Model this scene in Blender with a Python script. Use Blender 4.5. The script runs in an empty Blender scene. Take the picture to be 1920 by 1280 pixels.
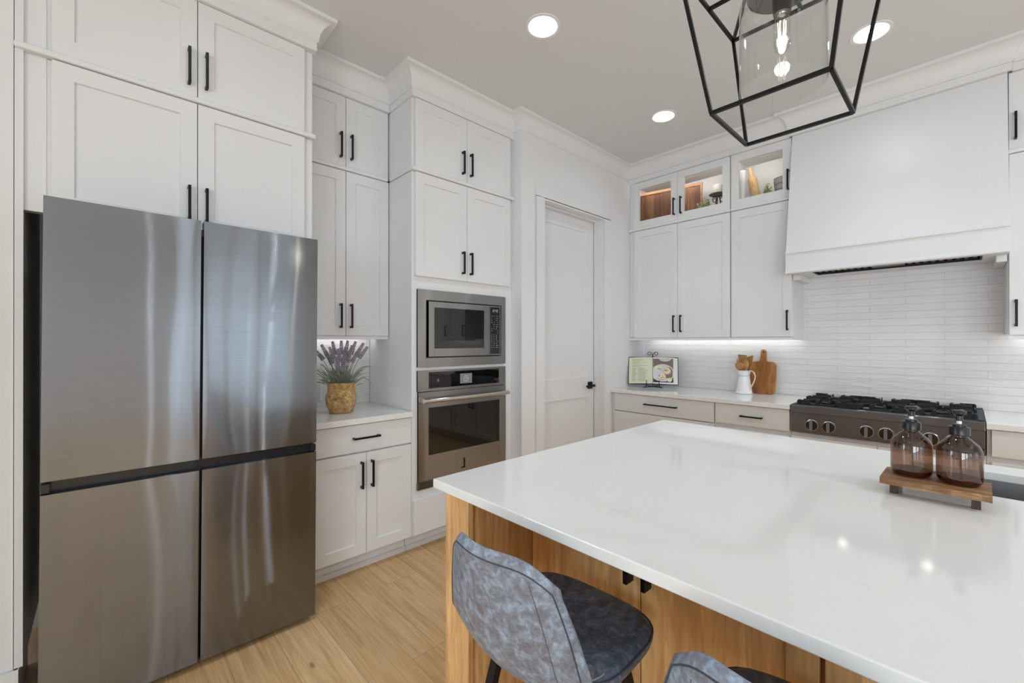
import bpy, bmesh, math, random
from mathutils import Vector, Matrix

R = math.radians
random.seed(7)
scene = bpy.context.scene
col = scene.collection

# ------------------------------------------------------------------ camera
cam_data = bpy.data.cameras.new('camera')
cam = bpy.data.objects.new('camera', cam_data)
col.objects.link(cam)
cam.location = (0, 0, 1.355)
cam.rotation_euler = (R(90.063), 0, R(45.745))
cam_data.sensor_width = 36
cam_data.lens = 809.99 / 1920 * 36
cam_data.shift_x = -20.8 / 1920
cam_data.clip_start = 0.02
scene.camera = cam

# ------------------------------------------------------------------ view, world, daylight
scene.view_settings.view_transform = 'Standard'
scene.view_settings.look = 'None'
scene.view_settings.gamma = 1
scene.view_settings.use_curve_mapping = False
scene.view_settings.exposure = -1.22
scene.cycles.use_denoising = True
scene.cycles.max_bounces = 10
scene.cycles.diffuse_bounces = 6
scene.cycles.transparent_max_bounces = 16
scene.cycles.sample_clamp_indirect = 6.0
scene.cycles.caustics_reflective = False
scene.cycles.caustics_refractive = False

world = bpy.data.worlds.new('world')
scene.world = world
world.use_nodes = True
bg = world.node_tree.nodes['Background']
bg.inputs['Color'].default_value = (0.72, 0.83, 1.0, 1)
bg.inputs['Strength'].default_value = 0.9


def window_area_lamp(loc, rot, sx, sy, power, color=(0.875, 0.942, 1.0)):
    """Area lamp outside a window, standing in for daylight; most windows are added."""
    l = bpy.data.lights.new('window_area_lamp', 'AREA')
    l.shape = 'RECTANGLE'
    l.size = sx
    l.size_y = sy
    l.energy = power
    l.color = color
    o = bpy.data.objects.new('window_area_lamp', l)
    o.location = loc
    o.rotation_euler = rot
    col.objects.link(o)


XR = 5.2        # inner face of the wall with the glass door
YB = -3.7       # inner face of the wall behind the camera
YR = 4.112      # range wall
XD = -2.36      # pantry door wall
XW = -3.08      # wall behind the fridge run
ZC = 3.09       # ceiling
window_area_lamp((XR + 0.25, 1.72, 1.10), (0, R(90), 0), 2.1, 2.0, 80)
window_area_lamp((XR + 0.25, -1.9, 1.55), (0, R(90), 0), 1.6, 1.9, 75)  # lamp outside the added right-hand window
window_area_lamp((2.0, YB - 0.25, 1.22), (R(90), 0, 0), 1.7, 2.15, 310)  # lamp for an added window behind the camera
window_area_lamp((4.1, YB - 0.25, 1.22), (R(90), 0, 0), 1.7, 2.15, 260)  # lamp for the other added window there

window_area_lamp((-2.85, -2.0, 1.33), (0, R(-90), 0), 2.0, 1.75, 190)  # added left window; brightens oak doors and stools, spares the fridge wall

# ------------------------------------------------------------------ materials


def lin(c):
    return tuple((x / 255 / 12.92 if x / 255 <= 0.04045 else ((x / 255 + 0.055) / 1.055) ** 2.4) for x in c) + (1,)


def principled(name):
    m = bpy.data.materials.new(name)
    m.use_nodes = True
    nt = m.node_tree
    return m, nt, nt.nodes['Principled BSDF']


def mat(name, c, rough=0.5, metal=0.0, spec=0.5, emit=None, es=0.0, bump=None, coat=0.0):
    m, nt, b = principled(name)
    b.inputs['Base Color'].default_value = lin(c)
    b.inputs['Roughness'].default_value = rough
    b.inputs['Metallic'].default_value = metal
    b.inputs['Specular IOR Level'].default_value = spec
    b.inputs['Coat Weight'].default_value = coat
    b.inputs['Coat Roughness'].default_value = 0.05
    if emit:
        b.inputs['Emission Color'].default_value = lin(emit)
        b.inputs['Emission Strength'].default_value = es
    if bump:
        sc, st = bump
        n = nt.nodes.new('ShaderNodeTexNoise')
        n.inputs['Scale'].default_value = sc
        n.inputs['Detail'].default_value = 4
        bp = nt.nodes.new('ShaderNodeBump')
        bp.inputs['Strength'].default_value = st
        bp.inputs['Distance'].default_value = 0.002
        nt.links.new(n.outputs['Fac'], bp.inputs['Height'])
        nt.links.new(bp.outputs['Normal'], b.inputs['Normal'])
    return m


def coords(nt, scale=(1, 1, 1), kind='Object', rot=(0, 0, 0), loc=(0, 0, 0)):
    t = nt.nodes.new('ShaderNodeTexCoord')
    mp = nt.nodes.new('ShaderNodeMapping')
    mp.inputs['Scale'].default_value = scale
    mp.inputs['Rotation'].default_value = rot
    mp.inputs['Location'].default_value = loc
    nt.links.new(t.outputs[kind], mp.inputs['Vector'])
    return mp.outputs['Vector']


def geo_coords(nt, scale=(1, 1, 1), rot=(0, 0, 0)):
    g = nt.nodes.new('ShaderNodeNewGeometry')
    mp = nt.nodes.new('ShaderNodeMapping')
    mp.inputs['Scale'].default_value = scale
    mp.inputs['Rotation'].default_value = rot
    nt.links.new(g.outputs['Position'], mp.inputs['Vector'])
    return mp.outputs['Vector']


def ramp(nt, fac, stops, interp='LINEAR'):
    r = nt.nodes.new('ShaderNodeValToRGB')
    r.color_ramp.interpolation = interp
    e = r.color_ramp.elements
    while len(e) < len(stops):
        e.new(0.5)
    for k, (p, c) in enumerate(stops):
        e[k].position = p
        e[k].color = lin(c) if len(c) == 3 else c
    nt.links.new(fac, r.inputs['Fac'])
    return r.outputs['Color']


def noise(nt, vec, scale, detail=4, rough=0.5, dist=0.0):
    n = nt.nodes.new('ShaderNodeTexNoise')
    n.inputs['Scale'].default_value = scale
    n.inputs['Detail'].default_value = detail
    n.inputs['Roughness'].default_value = rough
    n.inputs['Distortion'].default_value = dist
    nt.links.new(vec, n.inputs['Vector'])
    return n.outputs['Fac']


def mixc(nt, fac, a, b, mode='MIX'):
    m = nt.nodes.new('ShaderNodeMix')
    m.data_type = 'RGBA'
    m.blend_type = mode
    for s, v in ((m.inputs[0], fac), (m.inputs[6], a), (m.inputs[7], b)):
        if isinstance(v, (int, float)):
            s.default_value = v
        elif isinstance(v, tuple):
            s.default_value = v
        else:
            nt.links.new(v, s)
    return m.outputs[2]


def math_node(nt, op, a, b=None):
    m = nt.nodes.new('ShaderNodeMath')
    m.operation = op
    for s, v in ((m.inputs[0], a), (m.inputs[1], b)):
        if v is None:
            continue
        if isinstance(v, (int, float)):
            s.default_value = v
        else:
            nt.links.new(v, s)
    return m.outputs[0]


def bump(nt, b, height, strength, dist=0.002):
    bp = nt.nodes.new('ShaderNodeBump')
    bp.inputs['Strength'].default_value = strength
    bp.inputs['Distance'].default_value = dist
    nt.links.new(height, bp.inputs['Height'])
    nt.links.new(bp.outputs['Normal'], b.inputs['Normal'])


def glass(name, tint, ior=1.45, rough=0.0, extra=0.0):
    """Thin clear or tinted glass: tinted transmission plus a Fresnel reflection."""
    m = bpy.data.materials.new(name)
    m.use_nodes = True
    nt = m.node_tree
    nt.nodes.clear()
    out = nt.nodes.new('ShaderNodeOutputMaterial')
    tr = nt.nodes.new('ShaderNodeBsdfTransparent')
    tr.inputs['Color'].default_value = tint
    gl = nt.nodes.new('ShaderNodeBsdfGlossy')
    gl.inputs['Roughness'].default_value = rough
    lw = nt.nodes.new('ShaderNodeLayerWeight')
    lw.inputs['Blend'].default_value = 0.5
    f0 = ((ior - 1) / (ior + 1)) ** 2 + extra
    fac = math_node(nt, 'ADD', math_node(nt, 'MULTIPLY', math_node(nt, 'POWER', lw.outputs['Facing'], 5.0), 1 - f0), f0)
    mx = nt.nodes.new('ShaderNodeMixShader')
    nt.links.new(fac, mx.inputs[0])
    nt.links.new(tr.outputs[0], mx.inputs[1])
    nt.links.new(gl.outputs[0], mx.inputs[2])
    nt.links.new(mx.outputs[0], out.inputs['Surface'])
    return m


def steel(name, c, sharp=0.13, tangent=(0, 1, 0), grain=(1, 1, 700), brushed=0.55, stretch=0.14, wav=None):
    """Brushed stainless: a fairly clear reflection plus a lobe that the horizontal grain stretches upright."""
    m = bpy.data.materials.new(name)
    m.use_nodes = True
    nt = m.node_tree
    nt.nodes.clear()
    out = nt.nodes.new('ShaderNodeOutputMaterial')
    v = nt.nodes.new('ShaderNodeCombineXYZ')
    for k in range(3):
        v.inputs[k].default_value = tangent[k]
    f = noise(nt, geo_coords(nt, grain), 1.0, 3, 0.6)
    cc = lin(c)
    color = mixc(nt, f, tuple(x * 0.86 for x in cc[:3]) + (1,), tuple(min(1, x * 1.12) for x in cc[:3]) + (1,))
    lobes = []
    for r, a in ((sharp, 0.3), (stretch, 0.91)):
        g = nt.nodes.new('ShaderNodeBsdfAnisotropic')
        g.inputs['Roughness'].default_value = r
        g.inputs['Anisotropy'].default_value = a
        nt.links.new(color, g.inputs['Color'])
        nt.links.new(v.outputs[0], g.inputs['Tangent'])
        if wav:
            bp = nt.nodes.new('ShaderNodeBump')
            bp.inputs['Strength'].default_value = wav[1]
            bp.inputs['Distance'].default_value = wav[2]
            nt.links.new(noise(nt, geo_coords(nt, wav[0]), 1.0, 1, 0.4), bp.inputs['Height'])
            nt.links.new(bp.outputs['Normal'], g.inputs['Normal'])
        lobes.append(g)
    mx = nt.nodes.new('ShaderNodeMixShader')
    mx.inputs[0].default_value = brushed
    nt.links.new(lobes[0].outputs[0], mx.inputs[1])
    nt.links.new(lobes[1].outputs[0], mx.inputs[2])
    nt.links.new(mx.outputs[0], out.inputs['Surface'])
    return m


M = {}
M['wall'] = mat('wall_paint', (224, 225, 227), 0.6, bump=(60, 0.03))
M['ceiling'] = mat('ceiling_paint', (217, 219, 221), 0.8, bump=(90, 0.06))
M['white'] = mat('cabinet_paint', (224, 225, 227), 0.38)
M['trim'] = mat('trim_paint', (224, 225, 227), 0.42)
M['inside'] = mat('cabinet_inside', (232, 231, 229), 0.5)
M['black'] = mat('black_metal', (24, 24, 25), 0.35, 0.6)
M['iron'] = mat('cast_iron', (26, 26, 27), 0.55, 0.2, bump=(300, 0.15))
M['plastic'] = mat('black_plastic', (16, 16, 17), 0.3)
M['rubber'] = mat('dark_gasket', (18, 19, 21), 0.35)
M['recess'] = mat('fridge_grip_recess', (30, 36, 42), 0.22)
M['grey'] = mat('fridge_cabinet_grey', (196, 197, 199), 0.3, 0.9)
M['fridge'] = steel('fridge_stainless', (134, 138, 144), 0.13, wav=((0.0, 3.2, 0.9), 0.16, 0.02))
M['steel'] = steel('brushed_stainless', (152, 151, 149), 0.2)
M['rangesteel'] = steel('range_stainless', (118, 122, 129), 0.36, (1, 0, 0))
M['sinksteel'] = mat('sink_stainless', (170, 171, 172), 0.4, 1.0)
M['chrome'] = mat('chrome', (205, 203, 200), 0.1, 1.0)
M['darkchrome'] = mat('smoked_chrome', (120, 117, 112), 0.16, 1.0)
M['gripmetal'] = mat('grey_grip', (120, 119, 118), 0.4, 0.3)
M['blackglass'] = mat('black_glass', (9, 9, 10), 0.03, 0, 0.6)
M['display'] = mat('lit_display', (150, 155, 160), 0.3, emit=(210, 214, 218), es=0.45)
M['printing'] = mat('panel_printing', (150, 150, 150), 0.4)
M['paperwhite'] = mat('white_enamel', (236, 236, 236), 0.22)
M['cream'] = mat('cream_enamel', (226, 214, 196), 0.3)
M['bluerim'] = mat('pale_blue_enamel', (196, 205, 216), 0.25)
M['candle'] = mat('candle_wax', (240, 236, 226), 0.5)
M['bronze'] = mat('dark_bronze', (100, 92, 86), 0.5, 0.4)
M['lensglow'] = mat('lamp_lens', (255, 255, 255), 0.5, emit=(236, 246, 255), es=120)
M['ledglow'] = mat('led_strip', (255, 255, 255), 0.5, emit=(255, 252, 248), es=16)
M['puckglow'] = mat('puck_lens', (255, 255, 255), 0.5, emit=(255, 250, 244), es=48)
M['filament'] = mat('filament', (255, 240, 210), 0.5, emit=(255, 232, 196), es=14)
M['clearglass'] = glass('clear_glass', (0.97, 0.975, 0.975, 1), 1.45)
M['bulbglass'] = glass('bulb_glass', (0.97, 0.96, 0.94, 1), 1.4)
M['pane'] = glass('cabinet_pane', (0.97, 0.97, 0.97, 1), 1.25)
M['windowglass'] = glass('window_glass', (0.93, 0.96, 0.97, 1), 1.3)
M['amber'] = glass('amber_plastic', (0.53, 0.385, 0.305, 1), 1.5, 0.0, 0.05)
M['soap'] = mat('amber_soap', (96, 22, 8), 0.08)
M['pagegreen'] = mat('pale_green_page', (216, 217, 190), 0.6)
M['pagewhite'] = mat('white_page', (236, 236, 232), 0.6)
M['text'] = mat('page_text', (158, 162, 136), 0.7)
M['photobrown'] = mat('print_brown', (124, 106, 96), 0.5)
M['photodark'] = mat('print_dark', (44, 42, 44), 0.5)
M['photoplate'] = mat('print_plate', (212, 208, 212), 0.5)
M['photocream'] = mat('print_cream', (228, 217, 186), 0.5)
M['photopink'] = mat('print_pink', (206, 168, 150), 0.5)
M['photoolive'] = mat('print_olive', (92, 84, 44), 0.5)
M['cover'] = mat('book_cover', (40, 38, 36), 0.6)
M['stem'] = mat('lavender_stem', (124, 142, 116), 0.7)
M['leaf'] = mat('lavender_leaf', (142, 152, 134), 0.7)
M['bract'] = mat('grey_bud', (158, 152, 158), 0.8)
M['flower'] = mat('lavender_flower', (164, 154, 178), 0.8)
M['green'] = mat('green_leaf', (146, 160, 98), 0.6)
M['palegreen'] = mat('pale_leaf', (204, 206, 160), 0.6)
M['galv'] = mat('galvanized_metal', (172, 174, 176), 0.4, 0.8, bump=(30, 0.2))
M['plate'] = mat('outlet_plate', (236, 236, 236), 0.35)


def make_quartz():
    m, nt, b = principled('white_quartz')
    v = geo_coords(nt)
    n = noise(nt, v, 1.6, 8, 0.6, 1.4)
    d = math_node(nt, 'ABSOLUTE', math_node(nt, 'SUBTRACT', n, 0.5))
    vein = ramp(nt, d, [(0.0, (216, 215, 213)), (0.008, (228, 228, 227)), (1, (229, 229, 229))])
    mask = ramp(nt, noise(nt, v, 2.2, 3), [(0.54, (0, 0, 0)), (0.66, (255, 255, 255))])
    nt.links.new(mixc(nt, mask, lin((229, 229, 229)), vein), b.inputs['Base Color'])
    b.inputs['Roughness'].default_value = 0.075
    b.inputs['Specular IOR Level'].default_value = 0.5
    return m


def make_tile():
    m, nt, b = principled('glazed_white_tile')
    g = nt.nodes.new('ShaderNodeNewGeometry')
    s = nt.nodes.new('ShaderNodeSeparateXYZ')
    nt.links.new(g.outputs['Position'], s.inputs[0])
    c = nt.nodes.new('ShaderNodeCombineXYZ')
    nt.links.new(math_node(nt, 'ADD', s.outputs[0], s.outputs[1]), c.inputs[0])
    nt.links.new(s.outputs[2], c.inputs[1])
    br = nt.nodes.new('ShaderNodeTexBrick')
    br.offset = 0.5
    br.inputs['Scale'].default_value = 1
    br.inputs['Brick Width'].default_value = 0.40
    br.inputs['Row Height'].default_value = 0.0508
    br.inputs['Mortar Size'].default_value = 0.0012
    br.inputs['Mortar Smooth'].default_value = 0.4
    br.inputs['Bias'].default_value = 0
    br.inputs['Color1'].default_value = lin((230, 230, 230))
    br.inputs['Color2'].default_value = lin((226, 226, 227))
    br.inputs['Mortar'].default_value = lin((212, 212, 211))
    nt.links.new(c.outputs[0], br.inputs['Vector'])
    nt.links.new(br.outputs['Color'], b.inputs['Base Color'])
    b.inputs['Roughness'].default_value = 0.09
    n1 = noise(nt, geo_coords(nt, (7, 7, 34)), 1.0, 4, 0.6, 0.4)
    h = math_node(nt, 'SUBTRACT', n1, math_node(nt, 'MULTIPLY', br.outputs['Fac'], 0.25))
    bump(nt, b, h, 0.85, 0.007)
    return m


def make_floor():
    m, nt, b = principled('light_oak_planks')
    v = geo_coords(nt)
    br = nt.nodes.new('ShaderNodeTexBrick')
    br.offset = 0.37
    br.inputs['Scale'].default_value = 1
    br.inputs['Brick Width'].default_value = 1.65
    br.inputs['Row Height'].default_value = 0.19
    br.inputs['Mortar Size'].default_value = 0.0008
    br.inputs['Mortar Smooth'].default_value = 0.1
    br.inputs['Color1'].default_value = lin((234, 202, 158))
    br.inputs['Color2'].default_value = lin((214, 178, 132))
    br.inputs['Mortar'].default_value = lin((140, 106, 70))
    nt.links.new(v, br.inputs['Vector'])
    # the board's own offset breaks the grain at each seam
    sh = mixc(nt, 0.5, br.outputs['Color'], br.outputs['Color'])
    va = nt.nodes.new('ShaderNodeVectorMath')
    va.operation = 'MULTIPLY_ADD'
    va.inputs[1].default_value = (40, 40, 40)
    nt.links.new(sh, va.inputs[0])
    nt.links.new(v, va.inputs[2])
    mp = nt.nodes.new('ShaderNodeMapping')
    mp.inputs['Scale'].default_value = (1.5, 17, 1)
    nt.links.new(va.outputs[0], mp.inputs['Vector'])
    g1 = noise(nt, mp.outputs[0], 1.3, 7, 0.6, 1.0)
    mp2 = nt.nodes.new('ShaderNodeMapping')
    mp2.inputs['Scale'].default_value = (4, 120, 1)
    nt.links.new(va.outputs[0], mp2.inputs['Vector'])
    g2 = noise(nt, mp2.outputs[0], 1.0, 3, 0.6)
    t1 = ramp(nt, g1, [(0.28, (206, 182, 154)), (0.5, (250, 244, 236)), (0.72, (255, 255, 255))])
    t2 = ramp(nt, g2, [(0.25, (226, 216, 200)), (0.65, (255, 255, 255))])
    c = mixc(nt, 1.0, mixc(nt, 0.6, br.outputs['Color'], t1, 'MULTIPLY'), t2, 'MULTIPLY')
    vo = nt.nodes.new('ShaderNodeTexVoronoi')
    vo.inputs['Scale'].default_value = 1
    mp3 = nt.nodes.new('ShaderNodeMapping')
    mp3.inputs['Scale'].default_value = (2.3, 5.6, 1)
    nt.links.new(va.outputs[0], mp3.inputs['Vector'])
    nt.links.new(mp3.outputs[0], vo.inputs['Vector'])
    kn = ramp(nt, vo.outputs['Distance'], [(0.02, (255, 255, 255)), (0.075, (0, 0, 0))])
    few = ramp(nt, noise(nt, v, 1.7, 1), [(0.46, (0, 0, 0)), (0.52, (255, 255, 255))])
    kf = mixc(nt, 1.0, kn, few, 'MULTIPLY')
    c = mixc(nt, kf, c, lin((84, 56, 36)))
    nt.links.new(c, b.inputs['Base Color'])
    b.inputs['Roughness'].default_value = 0.42
    bump(nt, b, math_node(nt, 'SUBTRACT', g2, math_node(nt, 'MULTIPLY', br.outputs['Fac'], 2.0)), 0.12, 0.002)
    return m


def make_wood(name, dark, mid, light, stretch, scale=1.0, rough=0.45, wave=0.5):
    """Grain runs along the axis whose stretch is smallest."""
    m, nt, b = principled(name)
    v = coords(nt, tuple(s * scale for s in stretch))
    n1 = noise(nt, v, 1.0, 6, 0.6, 0.9)
    v2 = coords(nt, tuple(s * scale * 6 for s in stretch))
    n2 = noise(nt, v2, 1.0, 3, 0.55)
    r = nt.nodes.new('ShaderNodeMath')
    r.operation = 'FRACT'
    nt.links.new(math_node(nt, 'MULTIPLY', n1, 7.0), r.inputs[0])
    ring = ramp(nt, r.outputs[0], [(0.0, (255, 255, 255)), (0.75, (206, 200, 194)), (1.0, (255, 255, 255))])
    c = ramp(nt, n1, [(0.25, dark), (0.5, mid), (0.75, light)])
    c = mixc(nt, wave, c, ring, 'MULTIPLY')
    c = mixc(nt, 0.6, c, ramp(nt, n2, [(0.3, (196, 186, 174)), (0.65, (255, 255, 255))]), 'MULTIPLY')
    nt.links.new(c, b.inputs['Base Color'])
    b.inputs['Roughness'].default_value = rough
    bump(nt, b, n2, 0.12, 0.001)
    return m


def make_leather():
    m, nt, b = principled('mottled_blue_leather')
    v = coords(nt)
    n1 = noise(nt, v, 42, 7, 0.7, 0.35)
    n2 = noise(nt, v, 90, 4, 0.6)
    c = ramp(nt, n1, [(0.30, (104, 102, 110)), (0.47, (122, 126, 138)), (0.58, (142, 156, 174)), (0.72, (164, 184, 208))])
    c = mixc(nt, 0.35, c, ramp(nt, n2, [(0.35, (140, 140, 148)), (0.65, (255, 255, 255))]), 'MULTIPLY')
    nt.links.new(c, b.inputs['Base Color'])
    b.inputs['Roughness'].default_value = 0.48
    bump(nt, b, n2, 0.15, 0.001)
    return m


def make_seat_leather():
    m, nt, b = principled('mottled_charcoal_leather')
    v = coords(nt)
    n1 = noise(nt, v, 40, 7, 0.7, 0.35)
    c = ramp(nt, n1, [(0.30, (52, 62, 80)), (0.5, (80, 92, 112)), (0.72, (122, 136, 158))])
    nt.links.new(c, b.inputs['Base Color'])
    b.inputs['Roughness'].default_value = 0.5
    bump(nt, b, n1, 0.15, 0.001)
    return m


def make_basket():
    m, nt, b = principled('woven_seagrass')
    v = coords(nt, (1, 1, 1))
    w = nt.nodes.new('ShaderNodeTexChecker')
    w.inputs['Scale'].default_value = 85
    nt.links.new(v, w.inputs['Vector'])
    n = noise(nt, v, 40, 4, 0.6)
    c = ramp(nt, n, [(0.3, (150, 112, 64)), (0.5, (198, 160, 104)), (0.72, (228, 200, 152))])
    c = mixc(nt, 0.35, c, w.outputs['Color'], 'MULTIPLY')
    w.inputs['Color1'].default_value = (1, 1, 1, 1)
    w.inputs['Color2'].default_value = (0.45, 0.4, 0.35, 1)
    nt.links.new(c, b.inputs['Base Color'])
    b.inputs['Roughness'].default_value = 0.75
    bump(nt, b, w.outputs['Fac'], 0.8, 0.004)
    return m


M['quartz'] = make_quartz()
M['tile'] = make_tile()
M['floor'] = make_floor()
M['oak'] = make_wood('island_oak', (204, 152, 97), (228, 180, 122), (240, 202, 150), (9, 9, 0.9), 1.0, 0.45, 0.5)
M['boardwood'] = make_wood('board_wood', (122, 74, 34), (168, 108, 52), (198, 146, 86), (26, 26, 2.2), 1.0, 0.4, 0.4)
M['spoonwood'] = make_wood('spoon_wood', (166, 116, 62), (198, 152, 92), (222, 184, 128), (40, 40, 6), 1.0, 0.5, 0.4)
M['pinwood'] = make_wood('pin_wood', (206, 164, 104), (224, 186, 130), (238, 208, 160), (30, 30, 4), 1.0, 0.5, 0.3)
M['walnut'] = make_wood('walnut_slats', (78, 46, 28), (124, 80, 50), (178, 128, 86), (16, 16, 1.6), 1.0, 0.5, 0.5)
M['walnutlight'] = make_wood('walnut_frame', (140, 96, 62), (176, 130, 90), (204, 164, 122), (3, 16, 16), 1.0, 0.5, 0.4)
M['tray'] = make_wood('riser_wood', (96, 66, 42), (148, 108, 72), (190, 150, 106), (3, 34, 34), 1.0, 0.6, 0.6)
M['darktray'] = make_wood('riser_leg_wood', (52, 38, 28), (78, 58, 44), (104, 80, 62), (34, 34, 6), 1.0, 0.6, 0.5)
M['leather'] = make_leather()
M['seatleather'] = make_seat_leather()
M['basket'] = make_basket()

# ------------------------------------------------------------------ object helpers
ORG = {}


def tag(o, label=None, cat=None, group=None, kind=None):
    if label:
        o['label'] = label
    if cat:
        o['category'] = cat
    if group:
        o['group'] = group
    if kind:
        o['kind'] = kind
    return o


def thing(name, loc, label, cat, group=None):
    o = bpy.data.objects.new(name, None)
    o.empty_display_size = 0.05
    o.location = loc
    col.objects.link(o)
    ORG[o] = Vector(loc)
    return tag(o, label, cat, group)


class MB:
    """Collects shapes given in world coordinates into ONE mesh object."""

    def __init__(s):
        s.v = []
        s.f = []
        s.sm = []

    def add(s, vs, fs, smooth=False):
        n = len(s.v)
        s.v += [tuple(p) for p in vs]
        s.f += [tuple(i + n for i in f) for f in fs]
        s.sm += [smooth] * len(fs)
        return s

    def box(s, x0, x1, y0, y1, z0, z1, F=None):
        p = [(x, y, z) for z in (z0, z1) for y in (y0, y1) for x in (x0, x1)]
        if F:
            p = [F(*q) for q in p]
        return s.add(p, [(0, 2, 3, 1), (4, 5, 7, 6), (0, 1, 5, 4), (2, 6, 7, 3), (0, 4, 6, 2), (1, 3, 7, 5)])

    def rot_box(s, c, size, M3):
        p = [Vector(c) + M3 @ Vector(((i - .5) * size[0], (j - .5) * size[1], (k - .5) * size[2])) for k in (0, 1) for j in (0, 1) for i in (0, 1)]
        return s.add(p, [(0, 2, 3, 1), (4, 5, 7, 6), (0, 1, 5, 4), (2, 6, 7, 3), (0, 4, 6, 2), (1, 3, 7, 5)])

    def bar(s, a, b, w, h=None, up=(0, 0, 1)):
        a = Vector(a)
        b = Vector(b)
        h = h or w
        d = (b - a).normalized()
        u = Vector(up)
        if abs(d.dot(u)) > 0.97:
            u = Vector((1, 0, 0))
        x = d.cross(u).normalized()
        y = x.cross(d)
        p = [q + x * (i * w / 2) + y * (j * h / 2) for q in (a, b) for i, j in ((-1, -1), (1, -1), (1, 1), (-1, 1))]
        return s.add(p, [(3, 2, 1, 0), (4, 5, 6, 7), (0, 1, 5, 4), (1, 2, 6, 5), (2, 3, 7, 6), (3, 0, 4, 7)])

    def tube(s, pts, r, n=8, cap=True):
        pts = [Vector(p) for p in pts]
        rs = r if isinstance(r, (list, tuple)) else [r] * len(pts)
        rings = []
        u = None
        for k, p in enumerate(pts):
            d = (pts[min(k + 1, len(pts) - 1)] - pts[max(k - 1, 0)]).normalized()
            if u is None:
                u = Vector((0, 0, 1)) if abs(d.z) < 0.9 else Vector((1, 0, 0))
            x = d.cross(u).normalized()
            u = x.cross(d).normalized()
            rings.append([p + (x * math.cos(2 * math.pi * i / n) + u * math.sin(2 * math.pi * i / n)) * rs[k] for i in range(n)])
        vs = [q for g in rings for q in g]
        fs = [(k * n + i, k * n + (i + 1) % n, (k + 1) * n + (i + 1) % n, (k + 1) * n + i) for k in range(len(pts) - 1) for i in range(n)]
        if cap:
            fs += [tuple(range(n))[::-1], tuple((len(pts) - 1) * n + i for i in range(n))]
        return s.add(vs, fs, True)

    def lathe(s, c, prof, n=32, sx=1.0, sy=1.0, M3=None, power=None, cap=True):
        """prof: (radius, height) along local z from c; power>2 squares the section off."""
        c = Vector(c)
        vs = []
        for r, z in prof:
            for i in range(n):
                a = 2 * math.pi * i / n
                ca, sa = math.cos(a), math.sin(a)
                if power:
                    k = (abs(ca) ** power + abs(sa) ** power) ** (-1 / power)
                    ca, sa = ca * k, sa * k
                q = Vector((r * ca * sx, r * sa * sy, z))
                vs.append(c + (M3 @ q if M3 else q))
        m = len(prof)
        fs = [(k * n + i, k * n + (i + 1) % n, (k + 1) * n + (i + 1) % n, (k + 1) * n + i) for k in range(m - 1) for i in range(n)]
        if cap and prof[0][0] > 1e-6:
            fs.append(tuple(range(n))[::-1])
        if cap and prof[-1][0] > 1e-6:
            fs.append(tuple((m - 1) * n + i for i in range(n)))
        return s.add(vs, fs, True)

    def prism(s, pts, a, b, F):
        """Outline pts (u, v) swept from depth a to b through F(u, v, d)."""
        n = len(pts)
        vs = [F(u, v, d) for d in (a, b) for u, v in pts]
        fs = [tuple(range(n))[::-1], tuple(range(n, 2 * n))] + [(i, (i + 1) % n, n + (i + 1) % n, n + i) for i in range(n)]
        return s.add(vs, fs)

    def build(s, name, m, parent=None, bevel=0.0, seg=2, solid=0.0, sub=0, label=None, auto=35):
        org = ORG[parent] if parent is not None else Vector((0, 0, 0))
        me = bpy.data.meshes.new(name)
        me.from_pydata([tuple(Vector(p) - org) for p in s.v], [], s.f)
        bm = bmesh.new()
        bm.from_mesh(me)
        bmesh.ops.remove_doubles(bm, verts=bm.verts, dist=1e-6)
        bmesh.ops.recalc_face_normals(bm, faces=bm.faces)
        bm.to_mesh(me)
        bm.free()
        if any(s.sm):
            me.shade_smooth()
            if hasattr(me, 'set_sharp_from_angle'):
                me.set_sharp_from_angle(angle=R(auto))
        for mm in (m if isinstance(m, (list, tuple)) else [m]):
            me.materials.append(mm)
        o = bpy.data.objects.new(name, me)
        col.objects.link(o)
        if parent is not None:
            o.parent = parent
        ORG[o] = org
        if solid:
            md = o.modifiers.new('thickness', 'SOLIDIFY')
            md.thickness = abs(solid)
            md.offset = -1 if solid > 0 else 1
        if sub:
            md = o.modifiers.new('subdivision', 'SUBSURF')
            md.levels = md.render_levels = sub
        if bevel:
            md = o.modifiers.new('bevel', 'BEVEL')
            md.width = bevel
            md.segments = seg
            md.limit_method = 'ANGLE'
            md.angle_limit = R(40)
        if label:
            o['label'] = label
        return o


def structure(mb, name, m, **k):
    return tag(mb.build(name, m, **k), kind='structure')


# frames for the three cabinet fronts: F(u, z, d) with d pointing into the room
def west(x0):
    return lambda u, z, d: (x0 + d, u, z)


def south(y0):
    return lambda u, z, d: (u, y0 - d, z)


def ubox(mb, F, u0, u1, z0, z1, d0, d1):
    p = [F(u, z, d) for d in (d0, d1) for z in (z0, z1) for u in (u0, u1)]
    return mb.add(p, [(0, 2, 3, 1), (4, 5, 7, 6), (0, 1, 5, 4), (2, 6, 7, 3), (0, 4, 6, 2), (1, 3, 7, 5)])


G = 0.0016      # half of the gap between two doors


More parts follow.
